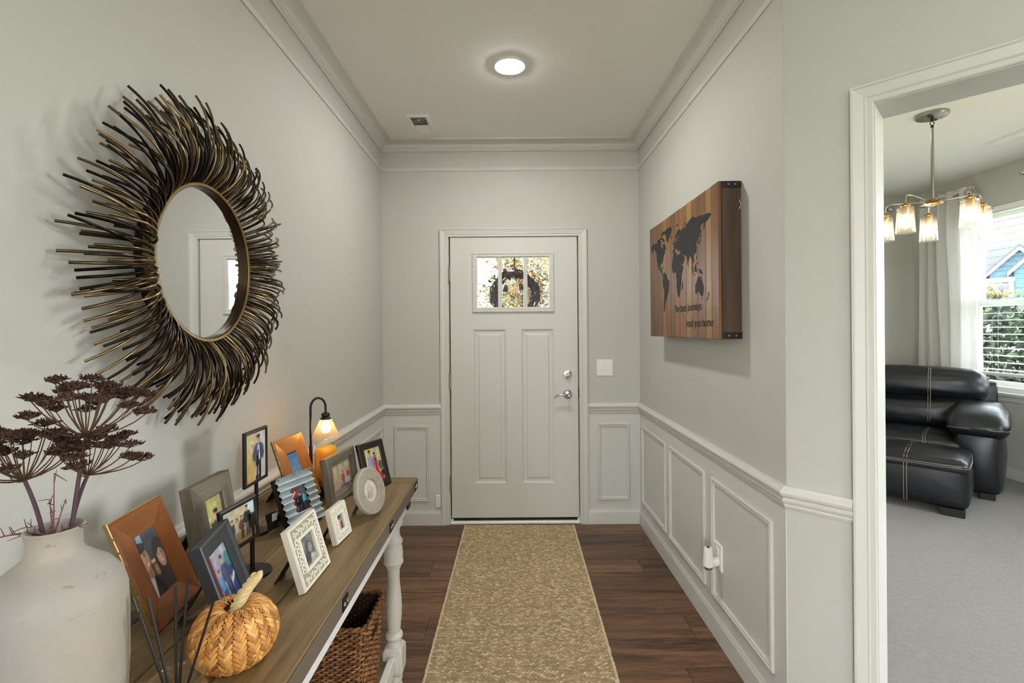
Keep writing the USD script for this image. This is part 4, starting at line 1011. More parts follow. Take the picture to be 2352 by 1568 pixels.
def studs(th, f, w, h, t):
    ms = [moved(box(-0.0012, 0.0012, -0.002, 0.002, -t, -0.001), x=sx * (w / 2 + 0.002), y=yy) for sx in (-1,) for yy in np.linspace(0.03, h - 0.03, 7)]
    part(th, 'edge_clip', f(cat_(ms)), 'antique_gold')


a_w, a_h = 0.167, 0.231
frame_thing('brown wooden frame with gold edge holding a close-up of two faces beside the vase', -0.681, 0.925, 1.70, a_w, a_h, 0.37, 0.011, slope_in(0.011, 0.050, 0.007), ('warm_wood_x', 'warm_wood_z'), 0.050, 0.050, 'couple_night', 0.0075, four=True, res=130,
            extra=lambda th, f: (gold_edge(th, f, a_w, a_h, 0.011), studs(th, f, a_w, a_h, 0.011)))
frame_thing('grey weathered wood frame with a couple before a yellow wall, behind the charcoal frame', -0.729, 1.150, 1.60, 0.165, 0.207, 0.17, 0.030, bevel(0.030, 0.046, 0.010), ('grey_wood_x', 'grey_wood_z'), 0.046, 0.046, 'couple_yellow', 0.010, four=True)
frame_thing('charcoal grey frame with two people hugging, right behind the woven pumpkin', -0.536, 0.925, 1.79, 0.150, 0.177, 0.32, 0.022, [(0, -0.022), (0, -0.002), (0.003, 0), (0.008, 0), (0.012, -0.005), (0.030, -0.009), (0.034, -0.009), (0.034, -0.014), (0.008, -0.022)], ('charcoal_frame',), 0.033, 0.033, 'hug_outdoors', 0.012)
f_w, f_h = 0.163, 0.230
frame_thing('orange-brown wooden frame with a blue sky picture, left of the candle lamp', -0.705, 1.572, 1.44, f_w, f_h, 0.34, 0.011, slope_in(0.011, 0.054, 0.007), ('orange_wood_x', 'orange_wood_z'), 0.054, 0.060, 'sky_scene', 0.0075, four=True,
            extra=lambda th, f: (gold_edge(th, f, f_w, f_h, 0.011), studs(th, f, f_w, f_h, 0.011)))
frame_thing('grey-brown weathered frame with a pale group picture, in front of the candle jar', -0.591, 1.591, 1.43, 0.200, 0.156, 0.15, 0.024, [(0, -0.024), (0, -0.002), (0.003, 0), (0.024, 0), (0.026, -0.004), (0.036, -0.006), (0.036, -0.012), (0.008, -0.024)], ('grey_wood_x', 'grey_wood_z'), 0.035, 0.030, 'red_curtain', 0.010, four=True)
frame_thing('flat black frame with a plaid-shirted man and a red-gowned woman, nearest the door', -0.516, 1.727, 1.10, 0.128, 0.172, 0.28, 0.014, bevel(0.014, 0.025, 0.003), ('espresso_frame',), 0.025, 0.025, 'red_dress', 0.004, res=110)


# the corrugated metal frame
def corrugated(th, f):
    w, h, n, am = 0.136, 0.154, 8, 0.0042
    ow_, oh_ = 0.056, 0.070
    yy = np.linspace(0, h, n * 10 + 1)
    zz = 0.004 + am * np.cos(yy / h * n * 2 * PI)
    pieces = []
    for x0, x1, lo, hi in ((-w / 2, -ow_ / 2, 0, h), (ow_ / 2, w / 2, 0, h), (-ow_ / 2, ow_ / 2, 0, (h - oh_) / 2), (-ow_ / 2, ow_ / 2, (h + oh_) / 2, h)):
        s = (yy >= lo - 1e-6) & (yy <= hi + 1e-6)
        y_, z_ = yy[s], zz[s]
        k = len(y_)
        v = np.vstack([np.stack([np.full(k, x), y_, z_ + dz], -1) for dz in (0, -0.0012) for x in (x0, x1)])
        i = np.arange(k - 1)
        q = lambda a, b, c, d: np.vstack([np.stack([a, b, c], -1), np.stack([a, c, d], -1)])
        fc = np.vstack([q(i, i + k, i + k + 1, i + 1), q(i + 2 * k, i + 2 * k + 1, i + 3 * k + 1, i + 3 * k), q(i, i + 1, i + 2 * k + 1, i + 2 * k), q(i + k, i + 3 * k, i + 3 * k + 1, i + k + 1)])
        pieces.append(TM(v, fc, process=False))
    part(th, 'corrugated_sheet', f(cat_(pieces)), 'zinc', 40, label='corrugated zinc face')
    part(th, 'screw', f(cat_([moved(lathe([(0, 0), (0.0018, 0), (0, 0.0014)], 8), x=x, y=h - 0.005, z=0.006) for x in (-0.06, 0, 0.06)])), 'iron')
    part(th, 'price_label', moved(box(-0.009, 0.009, -0.0004, 0.0, 0.030, 0.052), x=-0.062, y=0.0655, rz=0), 'label_white', label='small white sticker')
    part(th, 'easel_back', moved(hull([(sx, yv, zv) for sx in (-0.022, 0.012) for yv, zv in ((0, 0.005), (0.004, 0.005), (0.012, 0.050), (0.016, 0.050))]), x=-0.058, y=0.066), 'card_back')


frame_thing('corrugated zinc metal frame with a red fire engine picture, middle of the table', -0.637, 1.384, 1.21, 0.136, 0.154, 0.39, 0.018, [(0, -0.018), (0, -0.002), (0.02, -0.002), (0.02, -0.018)], ('black_frame',), 0.040, 0.042, 'fire_truck', 0.0015, extra=corrugated)


# the two white ornate frames
def scrolls(w, h, bw, n_side, n_top, r, ground=True):
    """raised S-scrolls and beads round a frame face"""
    def f(th, f_):
        ms = []
        t = np.linspace(0, 1.6 * PI, 12)
        sp_ = np.stack([r * (1 - t / 6.5) * np.cos(t), r * (1 - t / 6.5) * np.sin(t), 0.0005 + 0 * t], -1)
        for sx in (-1, 1):
            for k, yv in enumerate(np.linspace(bw, h - bw, n_side)):
                q = sp_ * np.array([1 if k % 2 else -1, 1, 1]) + np.array([sx * (w / 2 - bw / 2), yv, 0])
                ms += [tube(q, np.linspace(0.0022, 0.0014, 12), 6), moved(trimesh.creation.icosphere(1, 0.0024), *(q[-1]))]
        for yv in (bw / 2, h - bw / 2):
            for k, xv in enumerate(np.linspace(-w / 2 + bw * 0.5, w / 2 - bw * 0.5, n_top)):
                q = sp_[:, [1, 0, 2]] * np.array([1, 1 if k % 2 else -1, 1]) + np.array([xv, yv, 0])
                ms += [tube(q, np.linspace(0.0022, 0.0014, 12), 6), moved(trimesh.creation.icosphere(1, 0.0024), *(q[-1]))]
        part(th, 'scrollwork', f_(cat_(ms)), 'ivory_resin', 60, label='raised scroll ornament')
        if ground:
            part(th, 'relief_ground', f_(ring(w - 0.0145, h - 0.0145, [(0, -0.002), (0, -0.0006), (bw - 0.0085, -0.0006), (bw - 0.0085, -0.002)]).apply_translation((0, 0.00725, 0))), 'antique_ground', False, label='darkened ground between the scrolls')
    return f


orn = lambda t, bw: [(0, -t), (0, -0.002), (0.002, 0.002), (0.005, 0.002), (0.007, -0.001), (bw - 0.008, -0.001), (bw - 0.006, 0.003), (bw - 0.002, 0.003), (bw, 0.0), (bw, -0.010), (0.008, -t)]
frame_thing('larger white frame with scrolled ornament and a black-and-white picture', -0.457, 1.065, 1.56, 0.141, 0.142, 0.29, 0.016, orn(0.016, 0.038), ('ivory_resin',), 0.037, 0.036, 'bw_trees', 0.006, extra=scrolls(0.141, 0.142, 0.0375, 8, 8, 0.0088))
frame_thing('smallest white frame with carved corners, left of the round frame', -0.472, 1.305, 1.48, 0.089, 0.095, 0.24, 0.016, orn(0.016, 0.027), ('ivory_resin',), 0.026, 0.022, 'dark_portrait', 0.006, extra=scrolls(0.089, 0.095, 0.0265, 5, 5, 0.0072, False))

# round beaded frame on an easel
RR = 0.073
rfx, rfy, rfyaw, rfl = -0.423, 1.518, 1.27, 0.30
rd = thing('picture_frame', 'round beaded grey frame on a black easel stand', 'picture frame', (rfx, rfy, TZ), rfyaw, FG)
mp = lambda m: lean_map(moved(m, y=RR + 0.002), rfl, 0.008)
part(rd, 'frame', mp(lathe([(0.036, -0.014), (0.034, -0.004), (0.036, 0.001), (0.044, 0.003), (0.062, 0.003), (RR - 0.003, 0.001), (RR, -0.003), (RR, -0.013), (RR - 0.004, -0.014), (0.036, -0.014)], 64)), 'grey_resin', 40)
bd = []
for rr_, nb in ((0.0395, 56), (0.0445, 64), (0.0495, 70), (0.0545, 78), (0.0595, 84), (0.0640, 92)):
    for k in range(nb):
        a = 2 * PI * k / nb
        bd.append(moved(trimesh.creation.icosphere(1, 0.0017), rr_ * math.cos(a), rr_ * math.sin(a), 0.0032 - max(0, rr_ - 0.062) * 0.3 - max(0, 0.044 - rr_) * 0.3))
part(rd, 'beading', mp(cat_(bd)), 'grey_resin', True, label='rings of small raised beads', kind='stuff')
pm, pc = print_mesh(0.072, 0.072, PH['pale_portrait'], 40)
pm.apply_translation((0, -0.036, -0.007))
part(rd, 'photograph', mp(pm), 'photo_print', False, paint=pc)
part(rd, 'backing', mp(lathe([(0, -0.0145), (0.058, -0.0145), (0.058, -0.0125), (0.036, -0.009), (0, -0.009)], 48)), 'card_back')
c_, s_ = math.cos(rfl), math.sin(rfl)
ea = np.array([0, (RR + 0.015) * s_ + 0.016 * c_, (RR + 0.015) * c_])
part(rd, 'easel', cat_([hull([(sx * 0.009, p[1] + d_, p[2]) for p in (ea, np.array([0, ea[1] + 0.044, 0.001])) for sx in (-1, 1) for d_ in (0, 0.003)]), tube([(0, 0.022, 0.020), (0, ea[1] + 0.036, 0.018)], 0.002, 6)]), 'black_frame')


# two frames on pedestal stands
def stand_frame(label, bx, by_, fw, fh, fz, yaw, lean, dx, dy, photo, br):
    th = thing('pedestal_frame', label, 'picture frame', (bx, by_, TZ), yaw, FG)
    part(th, 'base', lathe([(0, 0), (br, 0), (br, 0.005), (br - 0.002, 0.007), (0.008, 0.009), (0, 0.009)], 40), 'black_metal')
    part(th, 'pole', tube([(0, 0, 0.006), (0, 0, fz + fh * 0.5)], 0.0052, 12), 'black_metal')
    c, s = math.cos(lean), math.sin(lean)
    mp = lambda m: basis(m, (dx, -0.008 + dy, fz), (1, 0, 0), (0, s, c), (0, -c, s))
    part(th, 'frame', mp(ring(fw, fh, bevel(0.010, 0.009, 0.003))), 'black_frame')
    pm, pc = print_mesh(fw - 0.014, fh - 0.014, PH[photo], 84)
    pm.apply_translation((0, 0.007, -0.004))
    part(th, 'photograph', mp(pm), 'photo_print', False, paint=pc)
    part(th, 'backing', mp(bbox(-fw / 2 + 0.003, fw / 2 - 0.003, 0.003, fh - 0.003, -0.0105, -0.005, 0.001)), 'card_back')
    part(th, 'bracket', bbox(-0.009, 0.009, -0.004, 0.008, fz + fh * 0.3, fz + fh * 0.62, 0.002), 'black_metal')
    return th


stand_frame('low black landscape frame of four friends on a round pedestal base', -0.628, 1.165, 0.125, 0.101, 0.084, 1.46, 0.10, -0.042, 0.0, 'four_friends', 0.043)
stand_frame('tall black portrait frame on a pedestal, highest of the frames under the mirror', -0.742, 1.400, 0.122, 0.154, 0.147, 1.57, 0.0, -0.007, 0.0, 'gown_portrait', 0.033)

# ================================================================ VASE WITH DRIED UMBELS
VX, VY = -0.616, 0.650
vs = thing('ceramic_vase', 'big white ceramic vase with narrow neck at the left of the table', 'vase', (VX, VY, TZ))
vprof = [(0, 0.0), (0.060, 0.0), (0.068, 0.006), (0.075, 0.05), (0.079, 0.12), (0.0795, 0.19), (0.078, 0.225), (0.073, 0.245), (0.060, 0.263), (0.044, 0.276), (0.033, 0.285), (0.0295, 0.293), (0.0290, 0.308), (0.031, 0.317), (0.0325, 0.320), (0.030, 0.322), (0.027, 0.318), (0.025, 0.306), (0.025, 0.290), (0.040, 0.270), (0.0, 0.262)]
vm = lathe(vprof, 72)
part(vs, 'body', vm, 'vase_ceramic', 50)
umb_rng = np.random.default_rng(21)


def umbel(label, foot, knee, tip, spread, height, rays, seed, tilt=(0, 0)):
    """a dried umbel: stem from the vase, rays fanning out, florets on top"""
    r_ = np.random.default_rng(seed)
    foot, knee, tip = (np.array(q, float) for q in (foot, knee, tip))
    th = thing('dried_flower', label, 'dried flower', tuple(foot))
    t = np.linspace(0, 1, 9)[:, None]
    stem = (1 - t) ** 2 * foot + 2 * t * (1 - t) * knee + t ** 2 * tip - foot
    part(th, 'stem', tube(stem, np.linspace(0.0029, 0.0022, 9), 8), 'stem_purple', 60)
    base = tip - foot
    rays_m, flo = [], []
    for k in range(rays):
        a = k * 2.39996 + r_.uniform(-0.25, 0.25)
        rad = spread * math.sqrt((k + 0.5) / rays) * r_.uniform(0.88, 1.08)
        top = base + np.array([rad * math.cos(a) + tilt[0] * rad, rad * math.sin(a) + tilt[1] * rad, height * (1.0 - 0.45 * (rad / spread) ** 2) + r_.uniform(-0.022, 0.014)])
        mid = base * 0.5 + top * 0.5 + np.array([(top - base)[0] * 0.14, (top - base)[1] * 0.14, -height * 0.16])
        q = (1 - t[::2]) ** 2 * base + 2 * t[::2] * (1 - t[::2]) * mid + t[::2] ** 2 * top
        rays_m.append(tube(q, np.linspace(0.0011, 0.0007, 5), 4))
        hr = r_.uniform(0.010, 0.0145)
        for j in range(20):
            b = j * 2.39996
            rr2 = hr * math.sqrt((j + 0.5) / 20)
            p1 = top + np.array([rr2 * math.cos(b), rr2 * math.sin(b), 0.007 - 0.25 * rr2 + r_.uniform(-0.0015, 0.002)])
            rays_m.append(tube([top, p1], 0.00042, 3, False))
            for w_ in range(3):
                e = r_.normal(0, 1, 3)
                e[2] = abs(e[2])
                e /= np.linalg.norm(e)
                c = p1 + e * 0.0014
                sd_ = np.cross(e, r_.normal(0, 1, 3))
                sd_ /= np.linalg.norm(sd_)
                flo.append(hull([c - sd_ * 0.0017, c + sd_ * 0.0017, c + np.cross(e, sd_) * 0.0017, p1 + e * 0.0070, p1 + e * 0.0058 + sd_ * 0.0012, p1 - e * 0.0006]))
    part(th, 'ray', cat_(rays_m), 'stem_brown', 60, kind='stuff')
    part(th, 'floret', cat_(flo), 'floret', False, kind='stuff')
    return th


umbel('tallest dried brown umbel flower leaning right out of the white vase', (VX + 0.014, VY + 0.004, TZ + 0.27), (VX + 0.018, VY + 0.01, TZ + 0.36), (VX + 0.030, VY + 0.015, TZ + 0.440), 0.074, 0.068, 28, 3, (0.15, 0.0))
umbel('dried brown umbel flower leaning far left out of the white vase', (VX - 0.010, VY + 0.0, TZ + 0.27), (VX - 0.014, VY, TZ + 0.33), (VX - 0.036, VY - 0.004, TZ + 0.386), 0.064, 0.060, 24, 5, (-0.05, 0.0))
umbel('shortest dried umbel flower at the right side of the white vase', (VX + 0.004, VY + 0.012, TZ + 0.27), (VX + 0.008, VY + 0.016, TZ + 0.34), (VX + 0.024, VY + 0.024, TZ + 0.384), 0.054, 0.048, 18, 9, (0.35, 0.0))


def sprig(label, foot, dirs, seed):
    r_ = np.random.default_rng(seed)
    th = thing('grass_sprig', label, 'dried grass', foot)
    ms = []
    for d, L in dirs:
        d = np.array(d, float)
        t = np.linspace(0, 1, 7)[:, None]
        q = d / np.linalg.norm(d) * L * t + np.array([0, 0, -0.35 * L]) * t ** 2 * (1 if abs(d[0]) > abs(d[2]) else 0)
        ms.append(tube(q, np.linspace(0.0014, 0.0006, 7), 4))
        for k in range(2, 7):
            e = d / np.linalg.norm(d) * 0.5 + r_.normal(0, 0.6, 3)
            e /= np.linalg.norm(e)
            ms.append(tube([q[k], q[k] + e * L * 0.22], [0.0008, 0.0004], 3))
    part(th, 'blade', cat_(ms), 'dry_grass', 60, kind='stuff')


sprig('reddish dried grass sprig drooping over the left of the vase rim', (VX - 0.006, VY - 0.002, TZ + 0.31), [((-1, -0.1, 0.30), 0.085), ((-1, 0.3, 0.5), 0.06), ((-0.8, -0.4, 0.55), 0.05)], 2)
sprig('reddish dried grass sprig standing upright between the flower stems', (VX + 0.002, VY - 0.004, TZ + 0.31), [((0.02, 0, 1), 0.085), ((0.25, 0.1, 1), 0.05), ((-0.2, 0.1, 1), 0.05), ((0.7, 0.1, 0.6), 0.045)], 4)

# ================================================================ WOVEN PUMPKIN
PX, PY, PR, PHT = -0.490, 0.850, 0.066, 0.054
pk_ = thing('woven_pumpkin', 'pumpkin braided from tan water hyacinth with a rope stem', 'pumpkin', (PX, PY, TZ))
NB, NL = 20, 17


def pump_pt(phi, th_, dr=0.0):
    """th_ from 0 at the top to pi at the bottom"""
    r = (PR + dr) * math.sin(th_) ** 0.85
    rib = 1 - 0.045 * (1 - abs(math.cos(phi * NB / 2))) * 0
    z = PHT * (1 + math.cos(th_) * 0.98) + dr * math.cos(th_) - 0.016 * math.exp(-(r / 0.022) ** 2) * (1 if th_ < 1.2 else 0)
    return np.array([r * math.cos(phi) * rib, r * math.sin(phi) * rib, max(0.0, z)])


part(pk_, 'core', lathe([tuple((np.linalg.norm(pump_pt(0, a, -0.006)[:2]), pump_pt(0, a, -0.006)[2] + 0.002)) for a in np.linspace(PI, 0.12, 20)], 40), 'wicker_dark')
for b_ in range(NB):
    phi0, dphi = 2 * PI * b_ / NB, 2 * PI / NB
    ms = []
    for j in range(NL):
        for sd in (-1, 1):
            ta = 0.20 + (PI - 0.38) * (j + (0.5 if sd > 0 else 0)) / NL
            tb = min(PI - 0.08, ta + (PI / NL) * 1.55)
            A_, B_ = pump_pt(phi0 + sd * dphi * 0.47, ta, 0.002), pump_pt(phi0 - sd * dphi * 0.12, tb, 0.003)
            mid = (A_ + B_) / 2
            nrm = np.array([mid[0], mid[1], (mid[2] - PHT) * 1.6])
            nrm /= np.linalg.norm(nrm)
            ax = B_ - A_
            L = np.linalg.norm(ax)
            ax /= L
            sdv = np.cross(nrm, ax)
            wv = 0.72 * min(0.0105, 0.0036 + 0.0075 * math.sin((ta + tb) / 2)) * (0.55 + 0.45 * min(1, math.hypot(*mid[:2]) / 0.06))
            pts = []
            for u_ in (-1, -0.6, 0, 0.6, 1):
                ww = wv * (1 - u_ ** 2) ** 0.5 if abs(u_) < 1 else 0.0006
                for v_ in (-1, -0.5, 0.5, 1):
                    pts.append(mid + ax * u_ * L * 0.56 + sdv * v_ * ww * 0.62 + nrm * (0.0040 * (1 - v_ ** 2 * 0.75) * (1 - 0.6 * u_ ** 2) + 0.0005 * rng.normal()))
                pts.append(mid + ax * u_ * L * 0.5 - nrm * 0.003)
            ms.append(hull(pts))
    tone = np.concatenate([np.full(len(m.vertices), rng.beta(1.6, 1.6)) for m in ms])
    part(pk_, 'braid', cat_(ms), 'braid_leaves', True, paint=np.repeat(tone[:, None], 3, 1))
st = [(0, 0, 0.084), (0.003, 0.004, 0.100), (0.010, 0.011, 0.117), (0.020, 0.018, 0.132), (0.028, 0.024, 0.143)]
tt_ = np.linspace(0, 1, 40)
stp = np.stack([np.interp(tt_, np.linspace(0, 1, 5), [q[i] for q in st]) for i in range(3)], -1)
for k in range(3):
    aa = tt_ * 4.5 * PI + k * 2 * PI / 3
    part(pk_, 'stem_strand', tube(stp + 0.0054 * np.stack([np.cos(aa), np.sin(aa), 0.3 * np.sin(aa)], -1), np.linspace(0.0074, 0.0060, 40), 8), 'rope_stem', 60)

# ================================================================ REED DIFFUSER
rdx, rdy = -0.482, 0.690
di = thing('reed_diffuser', 'clear glass reed diffuser with black sticks at the table front', 'reed diffuser', (rdx, rdy, TZ))
part(di, 'jar', lathe([(0, 0.0), (0.034, 0.0), (0.039, 0.004), (0.040, 0.05), (0.038, 0.066), (0.034, 0.074), (0.034, 0.086), (0.036, 0.089), (0.033, 0.090), (0.0315, 0.086), (0.0315, 0.074), (0.036, 0.064), (0.037, 0.05), (0.036, 0.006), (0, 0.006)], 48), 'jar_glass', 40)
plain('diffuser_oil', (150, 146, 116), 0.1)
part(di, 'oil', lathe([(0, 0.0065), (0.0355, 0.0065), (0.0362, 0.03), (0, 0.03)], 32), 'diffuser_oil')
for dx_, dy_, L in ((-0.034, -0.008, 0.200), (-0.003, 0.004, 0.206), (0.010, 0.010, 0.212), (-0.052, -0.012, 0.205), (-0.044, 0.004, 0.190), (0.052, 0.014, 0.196), (-0.042, -0.020, 0.186)):
    d = np.array([dx_, dy_, 0.2])
    d /= np.linalg.norm(d)
    part(di, 'reed', tube([-d * 0.02 * np.array([1, 1, 0]) + np.array([0, 0, 0.012]), d * L + np.array([0, 0, 0.012])], 0.0019, 8), 'black_metal')

# ================================================================ CANDLE LAMP AND CANDLE
lx_, ly_ = -0.698, 1.812
lampt = thing('candle_lamp', 'black gooseneck candle warming lamp with ribbed clear glass shade', 'lamp', (lx_, ly_, TZ))
part(lampt, 'base', lathe([(0, 0), (0.066, 0), (0.068, 0.004), (0.068, 0.022), (0.064, 0.026), (0, 0.027)], 48), 'lamp_wood')
pl = np.array([-0.045, -0.028])
part(lampt, 'post', tube([(pl[0], pl[1], 0.02), (pl[0], pl[1], 0.16)], 0.0065, 12), 'lamp_wood', label='dark wooden lower post')
gn = [(pl[0], pl[1], 0.155), (pl[0], pl[1], 0.290)] + [(pl[0] * (1 + math.cos(a)) / 2, pl[1] * (1 + math.cos(a)) / 2, 0.298 + 0.036 * math.sin(a)) for a in np.linspace(0, PI, 13)] + [(0, 0, 0.278)]
part(lampt, 'gooseneck', tube(gn, 0.0042, 10), 'black_metal', 60)
part(lampt, 'collar', moved(lathe([(0.0, 0.278), (0.008, 0.278), (0.015, 0.274), (0.016, 0.268), (0.013, 0.264), (0.018, 0.258), (0.019, 0.252), (0.0, 0.252)][::-1], 32)), 'black_metal')
NF = 26
sh_v, sh_f = [], []
zs = np.linspace(0.256, 0.182, 9)
rs = 0.018 + (0.052 - 0.018) * ((0.256 - zs) / 0.074) ** 1.05
th_n = NF * 4
for layer in (0, 1):
    for r0, z0 in zip(rs, zs):
        for k in range(th_n):
            a = 2 * PI * k / th_n
            rr_ = r0 * (1 + (0.035 * math.cos(a * NF) if layer == 0 else 0)) - layer * 0.0022
            sh_v.append((rr_ * math.cos(a), rr_ * math.sin(a), z0))
nz = len(zs)
for layer in (0, 1):
    for i in range(nz - 1):
        for k in range(th_n):
            a0, a1 = layer * nz * th_n + i * th_n + k, layer * nz * th_n + i * th_n + (k + 1) % th_n
            b0, b1 = a0 + th_n, a1 + th_n
            sh_f += [(a0, b0, b1), (a0, b1, a1)] if layer == 0 else [(a0, b1, b0), (a0, a1, b1)]
part(lampt, 'shade', TM(sh_v, sh_f, process=False), 'pressed_glass', 30, label='ribbed clear glass shade')
part(lampt, 'bulb', lathe([(0, 0.200), (0.013, 0.204), (0.018, 0.216), (0.015, 0.232), (0.009, 0.244), (0.009, 0.252), (0, 0.252)], 24), 'warm_bulb', label='glowing bulb')
cdl = thing('jar_candle', 'glowing orange candle in a glass jar on the candle lamp base', 'candle', (lx_, ly_, TZ + 0.0275))
part(cdl, 'jar', lathe([(0, 0.0), (0.040, 0.0), (0.0435, 0.004), (0.0435, 0.100), (0.042, 0.112), (0.037, 0.120), (0.0365, 0.140), (0.039, 0.143), (0.038, 0.145), (0.035, 0.143), (0.0345, 0.120), (0.041, 0.108), (0.0412, 0.006), (0, 0.006)], 48), 'jar_glass', 40)
part(cdl, 'wax', lathe([(0, 0.0065), (0.0408, 0.0065), (0.0408, 0.096), (0.039, 0.104), (0.034, 0.112), (0.0335, 0.122), (0, 0.120)], 40), 'candle_wax', 40)

# ================================================================ WICKER BASKET ON THE LOWER SHELF
bk0, bkw, bkl, bkh = (-0.640, 1.590, 0.1725), 0.37, 0.225, 0.290
bk = thing('wicker_basket', 'rectangular brown wicker basket on the shelf under the console table', 'basket', bk0)


def rrect(w, l, r, n):
    """points and outward normals along a rounded rectangle"""
    segs = []
    for cx, cy, a0 in ((w / 2 - r, l / 2 - r, 0), (-w / 2 + r, l / 2 - r, PI / 2), (-w / 2 + r, -l / 2 + r, PI), (w / 2 - r, -l / 2 + r, 1.5 * PI)):
        for a in np.linspace(a0, a0 + PI / 2, 6):
            segs.append((cx + r * math.cos(a), cy + r * math.sin(a)))
    p = np.array(segs + segs[:1])
    d = np.r_[0, np.cumsum(np.linalg.norm(np.diff(p, axis=0), axis=1))]
    s = np.linspace(0, d[-1], n, endpoint=False)
    q = np.stack([np.interp(s, d, p[:, 0]), np.interp(s, d, p[:, 1])], -1)
    tg = np.roll(q, -1, 0) - np.roll(q, 1, 0)
    tg /= np.linalg.norm(tg, axis=1)[:, None]
    return q, np.stack([tg[:, 1], -tg[:, 0]], -1), s


NST, NROW = 80, 34
wv_ = []
for rw in range(NROW):
    z = 0.010 + rw * (bkh - 0.02) / (NROW - 1)
    tp = 0.88 + 0.12 * z / bkh
    q, nr, s = rrect(bkw * tp, bkl * tp, 0.03, NST * 4)
    ph = PI * (rw % 2)
    amp = 0.0036 * np.cos(np.arange(NST * 4) / 4 * PI + ph)
    wob = 0.0012 * (meshkit.noise(np.stack([np.arange(NST * 4) * 0.21, np.full(NST * 4, rw * 3.7), np.zeros(NST * 4)], -1)) - 0.5)
    P_ = np.column_stack([q + nr * amp[:, None], z + wob * 2])
    hole = (np.abs(q[:, 1]) < 0.042) & (q[:, 0] > bkw * 0.35) & (0.212 < z < 0.242)
    if hole.any():
        keep = np.where(~hole)[0]
        brk = np.where(hole)[0]
        order = np.r_[np.arange(brk.max() + 1, NST * 4), np.arange(0, brk.min())] if not (hole[0] and hole[-1]) else np.where(~hole)[0]
        wv_.append(tube(P_[order], 0.0044, 5))
    else:
        wv_.append(tube(np.vstack([P_, P_[:1]]), 0.0044, 5, False))
part(bk, 'weave', cat_(wv_), 'wicker', 60, kind='stuff', label='woven brown strands')
q, nr, s = rrect(bkw, bkl, 0.03, NST * 2)
stk = []
for k in range(0, NST * 2, 2):
    b_ = q[k] * 0.88
    stk.append(tube([(b_[0], b_[1], 0.003), (q[k][0], q[k][1], bkh)], 0.0022, 5))
part(bk, 'stake', cat_(stk), 'wicker_dark', 60, kind='stuff')
for sgn in (0, PI):
    br_ = np.column_stack([q + nr * 0.004 * np.cos(np.arange(NST * 2) * 0.9 + sgn)[:, None], bkh + 0.003 + 0.004 * np.sin(np.arange(NST * 2) * 0.9 + sgn)])
    part(bk, 'rim_braid', tube(np.vstack([br_, br_[:1]]), 0.0052, 6, False), 'wicker', 60)
qi, ni, _ = rrect(bkw - 0.014, bkl - 0.014, 0.026, 60)
ln_v = np.vstack([np.column_stack([qi * 0.88, np.full(60, 0.004)]), np.column_stack([qi, np.full(60, bkh - 0.004)]), [[0, 0, 0.004]]])
ln_f = [(k, (k + 1) % 60, 60 + (k + 1) % 60) for k in range(60)] + [(k, 60 + (k + 1) % 60, 60 + k) for k in range(60)] + [(120, k, (k + 1) % 60) for k in range(60)]
part(bk, 'lining', TM(ln_v, np.array(ln_f)[:, ::-1], process=False), 'wicker_dark')
# ================================================================ LIVING ROOM
plain('vinyl_white', (240, 240, 238), 0.35)
plain('leather', (22, 23, 29), 0.32, bump=0.25, bscale=240, var=0.15, vscale=5)
plain('stitch', (150, 140, 128), 0.7)
plain('black_wood', (18, 16, 16), 0.5)
M('curtain_cloth', {'tc': ('texture_coordinate', {}), 'n': ('noise_texture', dict(scale=500.0)), 'b': ('bump', dict(strength=0.2, distance=0.001)),
                    'd': ('diffuse_bsdf', dict(color=lin((236, 234, 230)))), 't': ('translucent_bsdf', dict(color=lin((240, 238, 234)))), 'x': ('mix_closure', dict(fac=0.42))},
  [('tc.object', 'n.vector'), ('n.fac', 'b.height'), ('b.normal', 'd.normal'), ('d.BSDF', 'x.closure1'), ('t.BSDF', 'x.closure2')], surface='x.closure')
M('slat_white', {'d': ('principled_bsdf', dict(base_color=lin((236, 238, 238)), roughness=0.45)), 't': ('translucent_bsdf', dict(color=lin((230, 234, 236)))), 'x': ('mix_closure', dict(fac=0.2))},
  [('d.BSDF', 'x.closure1'), ('t.BSDF', 'x.closure2')], surface='x.closure')
emit('chandelier_bulb', (255, 226, 184), BULBS)
M('seeded_glass', {'tc': ('texture_coordinate', {}), 'v': ('voronoi_texture', dict(scale=110.0)), 'b': ('bump', dict(strength=0.35, distance=0.002)),
                   't': ('transparent_bsdf', dict(color=(0.95, 0.95, 0.94))), 'd': ('translucent_bsdf', dict(color=(0.95, 0.94, 0.92))), 'a': ('mix_closure', dict(fac=0.035)), 'g': ('glossy_bsdf', dict(color=(1, 1, 1), roughness=0.06)), 'f': ('layer_weight', dict(blend=0.5)), 'pw': ('math', dict(math_type='power', value2=4.0)), 'fm': ('math', dict(math_type='multiply_add', value2=0.7, value3=0.03)), 'x': ('mix_closure', {})},
  [('tc.object', 'v.vector'), ('v.distance', 'b.height'), ('b.normal', 'g.normal'), ('b.normal', 'f.normal'), ('t.BSDF', 'a.closure1'), ('d.BSDF', 'a.closure2'), ('f.facing', 'pw.value1'), ('pw.value', 'fm.value1'), ('fm.value', 'x.fac'), ('a.closure', 'x.closure1'), ('g.BSDF', 'x.closure2')], surface='x.closure')

# window: frame, two sashes, panes, sill
wn = thing('window_1', 'white double-hung sash window beside the curtain in the living room', 'window', (0, 0, 0), kind='structure')
eW = ((0, -1, 0), (0, 0, 1), (-1, 0, 0))


def wring(y0, y1, z0, z1, prof, x):
    return basis(ring(y1 - y0, z1 - z0, prof), (x, (y0 + y1) / 2, z0), *eW)


